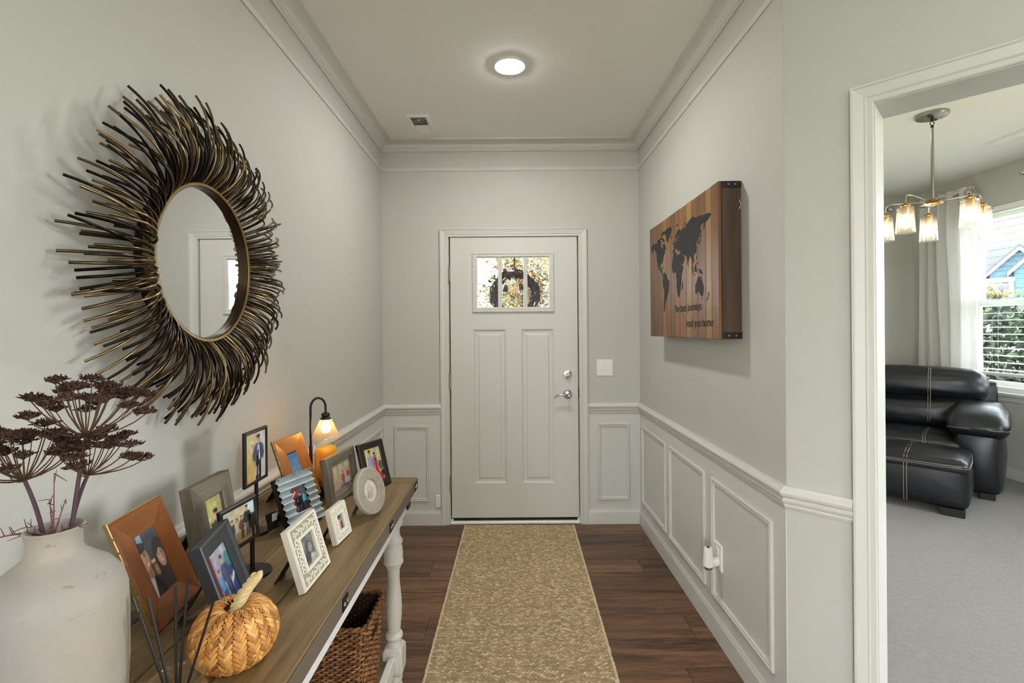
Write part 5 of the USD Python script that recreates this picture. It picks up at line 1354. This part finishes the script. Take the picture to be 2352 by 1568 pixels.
part(wn, 'window_frame', wring(WY0, WY1, WZ0, WZ1, [(0, 0), (0, 0.012), (0.05, 0.012), (0.055, 0.004), (0.055, -0.10), (0.0, -0.10)], WXW + 0.02), 'vinyl_white', 20)
WMZ = 1.60
for z0, z1, xx in ((WZ0 + 0.05, WMZ + 0.02, WXW + 0.06), (WMZ - 0.02, WZ1 - 0.05, WXW + 0.095)):
    sh = part(wn, 'sash', wring(WY0 + 0.05, WY1 - 0.05, z0, z1, [(0, -0.03), (0, 0), (0.042, 0), (0.048, -0.006), (0.048, -0.03)], xx), 'vinyl_white', 20)
    part(sh, 'pane', box(xx + 0.012, xx + 0.017, WY0 + 0.09, WY1 - 0.09, z0 + 0.045, z1 - 0.045), 'pane_glass')
part(wn, 'sill', bbox(WXW - 0.035, WXW + 0.03, WY0 - 0.03, WY1 + 0.03, WZ0 - 0.025, WZ0 + 0.004, 0.004), 'trim_paint')
part(wn, 'sill_apron', bbox(WXW - 0.014, WXW - 0.0005, WY0, WY1, WZ0 - 0.075, WZ0 - 0.026, 0.003), 'trim_paint')

bl = thing('window_blind', 'white horizontal slat blind drawn most of the way down the window', 'window blind', (0, 0, 0))
BX = WXW + 0.032 - 0.045
part(bl, 'headrail', bbox(BX - 0.03, BX + 0.03, WY0 + 0.01, WY1 - 0.01, WZ1 - 0.06, WZ1 - 0.012, 0.003), 'vinyl_white')
zb, zt = 0.945, WZ1 - 0.085
nsl = 23
for k in range(nsl):
    z = zb + 0.035 + (zt - zb - 0.035) * k / (nsl - 1)
    sl = box(-0.029, 0.029, WY0 + 0.015, WY1 - 0.015, -0.0014, 0.0014)
    part(bl, 'slat', moved(sl, BX, 0, z, ry=-0.10), 'slat_white', False)
part(bl, 'bottom_rail', bbox(BX - 0.028, BX + 0.028, WY0 + 0.015, WY1 - 0.015, zb - 0.02, zb + 0.006, 0.004), 'vinyl_white')
for yv in (4.10, 3.65, 3.25, 4.48):
    part(bl, 'cord', cat_([tube([(BX + s * 0.027, yv, zb), (BX + s * 0.027, yv, zt + 0.03)], 0.0009, 4) for s in (-1, 1)]), 'vinyl_white')

# curtain panel, bunched beside the window, hanging by rings from a short rod
CXP = WXW - 0.105
cy0, cy1 = 4.60, 5.17
tcv = np.linspace(0, 1, 170)
zc = np.linspace(0.03, 2.72, 40)
fold = 0.040 * np.sin(tcv * 2 * PI * 4.6 + 0.6) + 0.012 * np.sin(tcv * 2 * PI * 10.3)
cvv, cff = [], []
for z in zc:
    k = 1.0 - 0.35 * max(0, (z - 2.3) / 0.42)
    for t, f in zip(tcv, fold):
        cvv.append((CXP + f * k + 0.006 * math.sin(z * 3 + t * 9), cy0 + (cy1 - cy0) * t + 0.01 * math.sin(z * 2.1 + t * 5) - 0.06 * max(0, (2.2 - z) / 2.2) * (1 - t), z))
n_ = len(tcv)
for i in range(len(zc) - 1):
    for k in range(n_ - 1):
        a = i * n_ + k
        cff += [(a, a + 1, a + n_ + 1), (a, a + n_ + 1, a + n_)]
cu = thing('curtain', 'white curtain panel gathered at the left of the living room window', 'curtain', (0, 0, 0))
part(cu, 'panel', TM(cvv, cff, process=False), 'curtain_cloth', True)
for t in (0.06, 0.28, 0.5, 0.72, 0.94):
    i = int(t * 169)
    part(cu, 'grommet', moved(basis(trimesh.creation.torus(0.021, 0.0045, 20, 8), (0, 0, 0), (0, 1, 0), (0, 0, 1), (1, 0, 0)), CXP - 0.004 + fold[i] * 0.7, cy0 + (cy1 - cy0) * t, 2.66, rz=0.7 if int(t * 9) % 2 else -0.7), 'brushed_nickel', 40)


def rod(label, p0, p1, wall_dir):
    p0, p1 = np.array(p0, float), np.array(p1, float)
    th = thing('curtain_rod', label, 'curtain rod', tuple(p0))
    v = p1 - p0
    d = v / np.linalg.norm(v)
    part(th, 'bar', tube([(0, 0, 0), v], 0.0095, 14), 'brushed_nickel', 40)
    for c, s in ((np.zeros(3), -1), (v, 1)):
        sp = trimesh.creation.icosphere(3, 0.033)
        fn = part(th, 'finial', moved(sp, *(c + d * s * 0.036)), 'chrome', True, label='round ball finial')
        part(fn, 'finial_neck', tube([c, c + d * s * 0.012], 0.015, 16), 'brushed_nickel')
    for f in (0.12, 0.88):
        q = v * f
        part(th, 'wall_bracket', tube([q, q + np.array(wall_dir) * 0.10], 0.006, 8), 'brushed_nickel')


rod('short curtain rod with ball finials holding the white curtain panel', (CXP, 4.66, 2.665), (CXP, 5.12, 2.665), (0.99, 0, 0))
rod('second short curtain rod at the right picture edge, one finial showing', (CXP, 4.09, 2.69), (CXP, 3.60, 2.69), (0.99, 0, 0))
rod('curtain rod on the far wall, its finial beside the white door casing', (4.12, FYW - 0.105, 2.665), (3.60, FYW - 0.105, 2.665), (0, 0.99, 0))

single('ceiling_register', cat_([basis(ring(0.15, 0.32, [(0, 0), (0, 0.004), (0.006, 0.009), (0.025, 0.009), (0.026, 0)]), (3.905, 3.60, LZ), (1, 0, 0), (0, 1, 0), (0, 0, -1))] + [moved(box(-0.05, 0.05, -0.006, 0.006, -0.0006, 0.0006), 3.905, 3.635 + k * 0.0138, LZ - 0.006, rx=-0.8) for k in range(19)]),
       'white_plastic', 'white air register in the living room ceiling near the window', 'air vent', False)

# chandelier
chx, chy = 2.925, 3.345
ch = thing('chandelier', 'five-arm brushed nickel chandelier with glowing seeded glass shades', 'chandelier', (chx, chy, LZ))
part(ch, 'canopy', lathe([(0, -0.026), (0.035, -0.026), (0.088, -0.022), (0.094, -0.014), (0.094, 0.0), (0, 0)], 48), 'brushed_nickel')
for a in (0.5, 0.5 + PI):
    part(ch, 'canopy_screw', moved(cyl(0.006, -0.034, -0.022, 10), 0.055 * math.cos(a), 0.055 * math.sin(a)), 'black_metal')
part(ch, 'loop', cat_([moved(lathe([(0, -0.05), (0.009, -0.05), (0.012, -0.034), (0.008, -0.024), (0, -0.024)], 14)), moved(basis(trimesh.creation.torus(0.014, 0.0028, 16, 6), (0, 0, 0), (1, 0, 0), (0, 0, 1), (0, -1, 0)), z=-0.064), moved(lathe([(0, -0.098), (0.009, -0.098), (0.009, -0.082), (0.004, -0.076), (0, -0.076)], 14))]), 'black_metal', 40)
HZ = -0.615
part(ch, 'stem', tube([(0, 0, -0.095), (0, 0, HZ + 0.02)], 0.0095, 14), 'brushed_nickel', 40)
part(ch, 'hub', lathe([(0, HZ - 0.020), (0.010, HZ - 0.020), (0.012, HZ - 0.012), (0.052, HZ - 0.010), (0.056, HZ - 0.004), (0.040, HZ), (0.034, HZ + 0.006), (0.034, HZ + 0.022), (0.028, HZ + 0.028), (0, HZ + 0.028)], 40), 'brass', 40)
for k in range(5):
    a = math.radians(-18 + 72 * k)
    ca, sa = math.cos(a), math.sin(a)
    R_ = 0.272
    am = [(0.03, HZ + 0.010), (0.12, HZ + 0.024), (0.20, HZ + 0.037), (0.240, HZ + 0.040), (0.262, HZ + 0.030), (R_, HZ + 0.006), (R_, HZ - 0.028)]
    part(ch, 'arm', tube([(r * ca, r * sa, z) for r, z in am], 0.0048, 10), 'brushed_nickel', 60)
    so_ = part(ch, 'socket', moved(lathe([(0, -0.098), (0.017, -0.098), (0.019, -0.07), (0.021, -0.066), (0.021, -0.044), (0.027, -0.040), (0.027, -0.034), (0.012, -0.028), (0.010, -0.02), (0, -0.02)], 24), R_ * ca, R_ * sa, HZ), 'brass', 40)
    sh = part(ch, 'shade', moved(lathe([(0.024, -0.052), (0.044, -0.052), (0.0475, -0.060), (0.0545, -0.222), (0.051, -0.225), (0.0, -0.225), (0.0, -0.222), (0.0515, -0.220), (0.0445, -0.062), (0.042, -0.056), (0.024, -0.056)][::-1], 32), R_ * ca, R_ * sa, HZ), 'seeded_glass', 40, label='tapered seeded glass shade')
    part(sh, 'thumb_screw', cat_([tube([(R_ * ca + 0.04 * math.cos(a + q), R_ * sa + 0.04 * math.sin(a + q), HZ - 0.066), (R_ * ca + 0.060 * math.cos(a + q), R_ * sa + 0.060 * math.sin(a + q), HZ - 0.066)], 0.0025, 6) for q in (0, 2.09, 4.19)]), 'brass')
    part(so_, 'bulb', moved(lathe([(0, -0.180), (0.016, -0.176), (0.025, -0.160), (0.026, -0.146), (0.018, -0.122), (0.011, -0.108), (0.011, -0.098), (0, -0.098)], 20), R_ * ca, R_ * sa, HZ), 'chandelier_bulb', 60, label='glowing bulb')

# sofa and ottoman in black leather, set diagonally in the corner
SRZ = -PI / 4
so = thing('leather_sofa', 'black leather sofa with padded arms and pale stitching in the corner', 'sofa', (3.80, 3.73, 0.004), SRZ)


def C(x0, x1, y0, y1, z0, z1, r, crown=(0.01, 0.01, 0.02), wr=0.006, seed=0):
    return moved(cushion(x1 - x0, y1 - y0, z1 - z0, r, crown, wr, seed), (x0 + x1) / 2, (y0 + y1) / 2, z0)


SL = -1.56
part(so, 'base', C(SL + 0.25, -0.25, 0.04, 0.86, 0.07, 0.30, 0.03, (0, 0.01, 0), 0.003, 1), 'leather', 60)
part(so, 'back_frame', C(SL + 0.03, -0.03, 0.78, 0.92, 0.07, 0.88, 0.04, (0, 0.01, 0), 0.004, 2), 'leather', 60)
for nm, (x0, x1), sd in (('seat_cushion', (SL + 0.27, -0.20), 3),):
    part(so, nm, C(x0, x1, 0.0, 0.66, 0.27, 0.455, 0.06, (0.0, 0.02, 0.02), 0.008, sd), 'leather', 60)
part(so, 'lumbar_cushion', C(SL + 0.20, -0.12, 0.52, 0.80, 0.42, 0.74, 0.10, (0.01, 0.06, 0.0), 0.016, 4), 'leather', 60)
part(so, 'head_cushion', C(SL + 0.17, -0.10, 0.56, 0.84, 0.69, 0.99, 0.11, (0.015, 0.05, 0.015), 0.020, 5), 'leather', 60)
for s_, x0, x1 in ((0, -0.30, 0.0), (1, SL, SL + 0.30)):
    armm = C(x0 + 0.01, x1 - 0.01, 0.0, 0.90, 0.045, 0.56, 0.05, (0.03, 0.03, 0), 0.006, 6 + s_)
    part(so, 'arm', armm, 'leather', 60)
    pad = C(x0 - 0.035, x1 + 0.035, -0.035, 0.80, 0.53, 0.70, 0.080, (0.01, 0.02, 0.030), 0.014, 8 + s_)
    vv = np.array(pad.vertices)
    vv[:, 2] -= 0.05 * np.clip((0.25 - vv[:, 1]) / 0.25, 0, 1) ** 1.5
    pad.vertices = vv
    pd = part(so, 'arm_pad', pad, 'leather', 60)
    pth = [(x0 - 0.03, -0.02, 0.565), (x0 + 0.03, -0.052, 0.565), (x1 - 0.03, -0.052, 0.565), (x1 + 0.03, -0.02, 0.565), (x1 + 0.037, 0.3, 0.60)]
    part(pd, 'stitching', tube(pth, 0.0022, 5), 'stitch')
for fx in (SL + 0.06, -0.14):
    for fy in (0.04, 0.78):
        part(so, 'foot', bbox(fx, fx + 0.09, fy, fy + 0.09, 0.0, 0.055, 0.004), 'black_wood')
xm = -0.475
part(so, 'stitching', cat_([tube([(xm + q, 0.462, 0.52), (xm + q, 0.449, 0.60), (xm + q, 0.492, 0.70), (xm + q, 0.500, 0.80), (xm + q, 0.512, 0.88), (xm + q, 0.545, 0.95), (xm + q, 0.60, 0.995)], 0.002, 5) for q in (-0.008, 0.008)]), 'stitch', label='pale double seam down the back')
part(so, 'stitching', cat_([tube([(xm + q, -0.016, 0.40), (xm + q, 0.02, 0.462), (xm + q, 0.15, 0.474), (xm + q, 0.40, 0.470)], 0.002, 5) for q in (-0.008, 0.008)]), 'stitch')
part(so, 'stitching', cat_([tube([(SL + 0.28, -0.008, zz), (xm, -0.020, zz), (-0.22, -0.008, zz)], 0.002, 5) for zz in (0.415, 0.400)]), 'stitch')

ot = thing('leather_ottoman', 'black leather ottoman with pale stitching in front of the sofa', 'ottoman', (3.235, 3.425, 0.004), SRZ)
OW, OD, OH = 0.70, 0.56, 0.41
ob = C(-OW, 0.0, 0.0, OD, 0.055, OH - 0.03, 0.05, (0.02, 0.02, 0.0), 0.005, 11)
part(ot, 'body', ob, 'leather', 60)
part(ot, 'top_cushion', C(-OW - 0.004, 0.004, -0.006, OD + 0.006, OH - 0.115, OH, 0.045, (0.008, 0.008, 0.022), 0.006, 12), 'leather', 60)
om = -OW / 2
part(ot, 'stitching', cat_([tube([(om + q, -0.021, 0.07), (om + q, -0.027, 0.20), (om + q, -0.020, 0.33), (om + q, 0.0, OH - 0.01), (om + q, 0.06, OH + 0.012), (om + q, OD / 2, OH + 0.023), (om + q, OD - 0.05, OH + 0.01)], 0.002, 5) for q in (-0.009, 0.009)]), 'stitch')
part(ot, 'stitching', cat_([tube([(-OW + 0.02, -0.007, zz), (om, -0.016, zz), (-0.02, -0.008, zz), (0.006, 0.02, zz), (0.014, OD / 2, zz), (0.006, OD - 0.02, zz)], 0.002, 5) for zz in (OH - 0.038, OH - 0.052)]), 'stitch')
for fx in (-0.16, -OW + 0.02):
    for fy in (0.012, OD - 0.12):
        part(ot, 'foot', bbox(fx, fx + 0.14, fy, fy + 0.10, 0.0, 0.06, 0.004), 'black_wood')

# ================================================================ OUTSIDE
plain('lawn', (112, 124, 74), 0.95, bump=0.8, bscale=30, var=0.2, vscale=3)
leafy('autumn_leaf', [(0.0, lin((44, 50, 28))), (0.35, lin((84, 92, 48))), (0.55, lin((128, 116, 64))), (0.78, lin((150, 88, 58))), (1.0, lin((104, 48, 38)))])
leafy('hedge_leaf', [(0.0, lin((16, 24, 16))), (0.6, lin((34, 48, 30))), (1.0, lin((84, 104, 72)))])
leafy('pale_leaf', [(0.0, lin((120, 150, 110))), (0.5, lin((170, 192, 150))), (1.0, lin((206, 216, 180)))])
plain('bark', (78, 58, 46), 0.9, bump=0.8, bscale=30)
plain('siding_teal', (46, 80, 94), 0.6)
plain('siding_blue', (104, 120, 160), 0.6)
plain('shingle', (58, 60, 64), 0.9, bump=0.6, bscale=25, var=0.15, vscale=8)
plain('pale_wall', (150, 176, 170), 0.6)
plain('house_trim', (238, 238, 236), 0.5)
plain('house_glass', (64, 84, 104), 0.1)
plain('porch_paint', (188, 214, 212), 0.6)
plain('wreath_twig', (52, 44, 50), 0.7, bump=0.5, bscale=80, var=0.25, vscale=40)
plain('berry_black', (14, 13, 15), 0.3)
plain('bell_metal', (58, 58, 60), 0.4, 0.4)
struct('ground', box(-60, 90, -30, 120, -0.45, -0.25), 'lawn', 'green front lawn seen through the windows', 'lawn')
struct('porch_beam', bbox(-2.6, 2.6, D + 1.70, D + 1.86, 2.315, 2.70, 0.01), 'porch_paint', 'pale porch beam just showing at the top of the door panes', 'beam')
struct('porch_ceiling', box(-2.6, 2.6, D + 0.14, D + 1.86, 2.70, 2.76), 'porch_paint', 'pale porch ceiling over the front door', 'ceiling')
struct('porch_floor', box(-2.6, 2.6, D + 0.13, D + 1.95, -0.25, -0.03), 'shingle', 'grey porch floor outside the front door', 'porch')


def leaves(pts, size, r_, elong=1.7):
    """one thin folded leaf at each point"""
    vs_, fs_ = [], []
    for p in pts:
        a = r_.normal(0, 1, 3)
        a /= np.linalg.norm(a)
        b = np.cross(a, r_.normal(0, 1, 3))
        b /= np.linalg.norm(b)
        n = np.cross(a, b)
        L = size * r_.uniform(0.7, 1.3)
        i = len(vs_)
        vs_ += [p - a * L * elong / 2, p + b * L * 0.5 + n * L * 0.12, p + a * L * elong / 2, p - b * L * 0.5 + n * L * 0.12]
        fs_ += [(i, i + 1, i + 2), (i, i + 2, i + 3)]
    return TM(np.array(vs_), np.array(fs_), process=False)


def tree(label, base, hh, cr, n, size, mat, seed, trunk_r=0.10, low=0.25):
    r_ = np.random.default_rng(seed)
    th = thing('tree', label, 'tree', base)
    part(th, 'trunk', tube([(0, 0, -0.05), (0.03, 0, hh * 0.3), (0.0, 0.05, hh * 0.62)], [trunk_r, trunk_r * 0.8, trunk_r * 0.4], 10), 'bark', 60)
    pts = []
    for k in range(14):
        a, e = r_.uniform(0, 2 * PI), r_.uniform(0.15, 1.1)
        z0 = hh * r_.uniform(low, 0.6)
        d = np.array([math.cos(a) * math.cos(e), math.sin(a) * math.cos(e), math.sin(e)])
        q = np.array([0, 0, z0]) + d * cr * r_.uniform(0.7, 1.05)
        mid = np.array([0, 0, z0]) + d * cr * 0.45 + np.array([0, 0, 0.05 * cr])
        part(th, 'branch', tube([(0, 0, z0 - 0.05), mid, q], [trunk_r * 0.42, trunk_r * 0.25, trunk_r * 0.08], 6), 'bark', 60)
        for w in np.linspace(0.3, 1.1, 5):
            c = np.array([0, 0, z0]) + (q - np.array([0, 0, z0])) * w
            pts.append(c + r_.normal(0, cr * 0.16, (n // 70, 3)))
    lm_ = leaves(np.vstack(pts), size, r_)
    part(th, 'leaf', lm_, mat, False, kind='stuff', paint=leaf_paint(mat, lm_, r_))
    return th


tree('small autumn tree with green and orange leaves seen through the door panes', (0.22, 9.2, -0.25), 4.3, 1.0, 4200, 0.045, 'autumn_leaf', 31, 0.05, 0.40)
tree('young autumn tree at the left of the door panes, mostly bare sky behind', (-1.0, 9.8, -0.25), 2.15, 0.75, 1100, 0.045, 'autumn_leaf', 33, 0.04, 0.5)
tree('autumn tree at the right of the door panes above the blue house', (1.75, 12.5, -0.25), 5.3, 1.25, 2000, 0.06, 'autumn_leaf', 35, 0.06, 0.58)
bu = thing('pale_shrub', 'pale green leafy shrub in front of the blue house across the street', 'shrub', (2.05, 15.5, -0.25))
r_ = np.random.default_rng(8)
sp_ = r_.normal(0, 1, (2200, 3))
sp_ = sp_ / np.linalg.norm(sp_, axis=1)[:, None] * r_.uniform(0.4, 1, (2200, 1)) * np.array([0.75, 0.7, 1.35]) + np.array([0, 0, 1.35])
lm_ = leaves(sp_, 0.10, r_)
part(bu, 'leaf', lm_, 'pale_leaf', False, kind='stuff', paint=leaf_paint('pale_leaf', lm_, r_))
part(bu, 'stem', tube([(0, 0, -0.02), (0, 0, 1.6)], [0.05, 0.02], 8), 'bark')


def siding(x0, x1, z0, z1, step, top=lambda x: 1e9):
    """lap boards on a wall in the xz plane facing -y"""
    ms, z = [], z0
    while z < z1:
        ms.append(hull([(x, y, q) for x in (x0, x1) for y, q in ((-0.035, z), (0, z), (0, min(z + step, z1)), (-0.008, min(z + step, z1)))]))
        z += step
    return ms


hb = thing('house', 'low blue house with lap siding seen through the right door pane', 'house', (1.0, 24.0, -0.25))
for m in siding(0.0, 9.0, 0.0, 3.45, 0.23):
    part(hb, 'siding_board', m, 'siding_blue', False)
part(hb, 'wall', box(0.0, 9.0, 0.002, 6.0, 0, 3.45), 'siding_blue')
part(hb, 'corner_trim', box(-0.06, 0.06, -0.05, 0.05, 0, 3.45), 'house_trim')
part(hb, 'roof', hull([(-0.3, -0.4, 3.45), (9.3, -0.4, 3.45), (-0.3, 6.4, 3.45), (9.3, 6.4, 3.45), (2.5, 3, 3.95), (6.5, 3, 3.95)]), 'shingle', False)
hw = part(hb, 'window', box(4.0, 5.0, -0.06, 0.0, 1.2, 2.6), 'house_trim')
part(hw, 'pane', box(4.08, 4.92, -0.07, -0.055, 1.28, 2.52), 'house_glass')

# two-storey gabled neighbour seen through the living room window
hn = thing('house', 'teal two-storey house with grey roof and white gable trim beyond the hedge', 'house', (43.0, 45.0, -0.25), -PI / 4)


def gable(x0, x1, y, z_eave, z_top, depth, mat, trim=0.22):
    """front-facing gabled wing: wall, siding lines, rake boards and roof slopes"""
    xm_ = (x0 + x1) / 2
    w_ = trimesh.creation.extrude_polygon(Polygon([(x0, 0), (x1, 0), (x1, z_eave), (xm_, z_top), (x0, z_eave)]), depth, engine='earcut')
    part(hn, 'wing', basis(w_, (0, y + depth, 0), (1, 0, 0), (0, 0, 1), (0, -1, 0)), mat, False)
    sl_ = (z_top - z_eave) / (xm_ - x0)
    for z in np.arange(0.4, z_top - 0.3, 0.42):
        hx_ = min((x1 - x0) / 2, (z_top - z) / sl_) - 0.05
        part(hn, 'siding_board', hull([(xm_ + sx * hx_, y - dy, z + dz) for sx in (-1, 1) for dy, dz in ((0.05, 0), (0, 0), (0, 0.4), (0.01, 0.4))]), mat, False)
    for sx in (-1, 1):
        e = np.array([xm_ + sx * ((x1 - x0) / 2 + 0.45), z_eave - 0.45 * sl_])
        t = np.array([xm_, z_top])
        part(hn, 'rake_board', hull([(q[0], yy_, q[1] + dz) for q in (e, t) for yy_ in (y - 0.5, y - 0.1) for dz in (0.0, 0.34)]), 'house_trim', False)
        part(hn, 'roof', hull([(q[0], yy_, q[1] + dz) for q in (e, t) for yy_ in (y - 0.45, y + depth) for dz in (0.30, 0.52)]), 'shingle', False)


def nwin(x, z, w_, h_, y):
    f = part(hn, 'window', box(x - w_ / 2, x + w_ / 2, y - 0.14, y, z, z + h_), 'house_trim')
    part(f, 'pane', cat_([box(x - w_ / 2 + 0.14, x + w_ / 2 - 0.14, y - 0.17, y - 0.13, z + 0.14, z + h_ / 2 - 0.05), box(x - w_ / 2 + 0.14, x + w_ / 2 - 0.14, y - 0.17, y - 0.13, z + h_ / 2 + 0.05, z + h_ - 0.14)]), 'house_glass')


part(hn, 'wall', box(-5, 12, 3.0, 12.0, 0, 5.6), 'siding_teal')
part(hn, 'main_roof', hull([(-5.2, 2.3, 5.5), (12.6, 2.3, 5.5), (-5.2, 12.6, 5.5), (12.6, 12.6, 5.5), (2.0, 7.5, 9.85), (12.6, 7.5, 9.85)]), 'shingle', False, label='large grey shingled main roof')
gable(1.1, 5.0, 1.6, 6.4, 8.5, 6, 'siding_teal')
gable(2.7, 6.0, 0.2, 6.55, 8.40, 4, 'siding_teal')
part(hn, 'porch_eave', box(0.7, 2.75, -0.2, 1.7, 5.62, 5.95), 'house_trim')
part(hn, 'porch_wall', box(0.9, 2.7, 1.3, 1.5, 0, 5.62), 'pale_wall')
nwin(1.88, 4.35, 0.85, 1.15, 1.3)
for cx_ in (1.0, 2.5):
    part(hn, 'porch_column', box(cx_ - 0.17, cx_ + 0.17, -0.15, 0.19, 0, 5.62), 'house_trim')

hd = thing('hedge', 'dense dark green hedge outside the lower living room window', 'hedge', (0, 0, 0))
hp = []
r_ = np.random.default_rng(12)
hc = r_.uniform(0, 1, (9500, 3)) * np.array([0.95, 5.0, 1.95]) + np.array([6.25, 4.0, -0.25])
hc[:, 2] += 0.10 * np.sin(hc[:, 1] * 5)
lm_ = leaves(hc, 0.066, r_, 1.9)
part(hd, 'leaf', lm_, 'hedge_leaf', False, kind='stuff', paint=leaf_paint('hedge_leaf', lm_, r_))
part(hd, 'branch', cat_([tube([(6.7 + r_.uniform(-0.2, 0.2), y_, -0.27), (6.7 + r_.uniform(-0.3, 0.3), y_ + r_.uniform(-0.2, 0.2), 1.5)], [0.03, 0.01], 6) for y_ in np.arange(4.2, 9.0, 0.3)]), 'bark', 60, kind='stuff')
tree('green garden tree beyond the hedge, low at the left of the window', (29.6, 31.2, -0.25), 4.2, 2.0, 2000, 0.16, 'autumn_leaf', 41, 0.12, 0.4)

# wreath hanging outside on the door
wx_, wz_, wy_ = 0.028, 1.640, SY1 + 0.045
we = thing('door_wreath', 'dark twig wreath with black berries and bells hanging outside the front door', 'wreath', (wx_, wy_, wz_))
r_ = np.random.default_rng(77)
strands = []
for k in range(22):
    a = np.linspace(0, 2 * PI, 60)
    ph1, ph2 = r_.uniform(0, 2 * PI, 2)
    rr_ = 0.152 + 0.020 * np.cos(a * r_.integers(2, 5) + ph1) + r_.uniform(-0.012, 0.012)
    yy_ = 0.016 * np.sin(a * r_.integers(2, 5) + ph2)
    strands.append(tube(np.stack([rr_ * np.cos(a), yy_, rr_ * np.sin(a)], -1), 0.0042, 5, False))
part(we, 'twig_ring', cat_(strands), 'wreath_twig', 60, kind='stuff')
lf, be = [], []
for k in range(190):
    a = r_.uniform(0, 2 * PI)
    rr_ = r_.choice([r_.uniform(0.112, 0.13), r_.uniform(0.165, 0.215)])
    c = np.array([rr_ * math.cos(a), r_.uniform(-0.02, 0.02), rr_ * math.sin(a)])
    (be if k % 2 else lf).append(moved(trimesh.creation.icosphere(1, r_.uniform(0.004, 0.0075)), *c) if k % 2 else c)
part(we, 'berry', cat_(be), 'berry_black', True, kind='stuff')
part(we, 'leaf', leaves(np.array(lf), 0.017, r_), 'wreath_twig', False, kind='stuff')
for bx_, bz_, tl in ((-0.062, 0.060, 0.15), (0.040, 0.072, -0.25)):
    part(we, 'bell', moved(lathe([(0, -0.045), (0.020, -0.045), (0.0215, -0.040), (0.017, -0.015), (0.014, 0.0), (0.008, 0.006), (0, 0.008)], 20), bx_, -0.018, bz_, ry=tl), 'bell_metal', 40)
part(we, 'hanger', cat_([moved(basis(trimesh.creation.torus(0.026, 0.004, 24, 8), (0, 0, 0), (1, 0, 0), (0, 0, 1), (0, -1, 0)), 0.0, 0.0, 0.165), bbox(-0.006, 0.006, -0.030, -0.026, 0.16, 0.42, 0.001)]), 'bell_metal', 40)
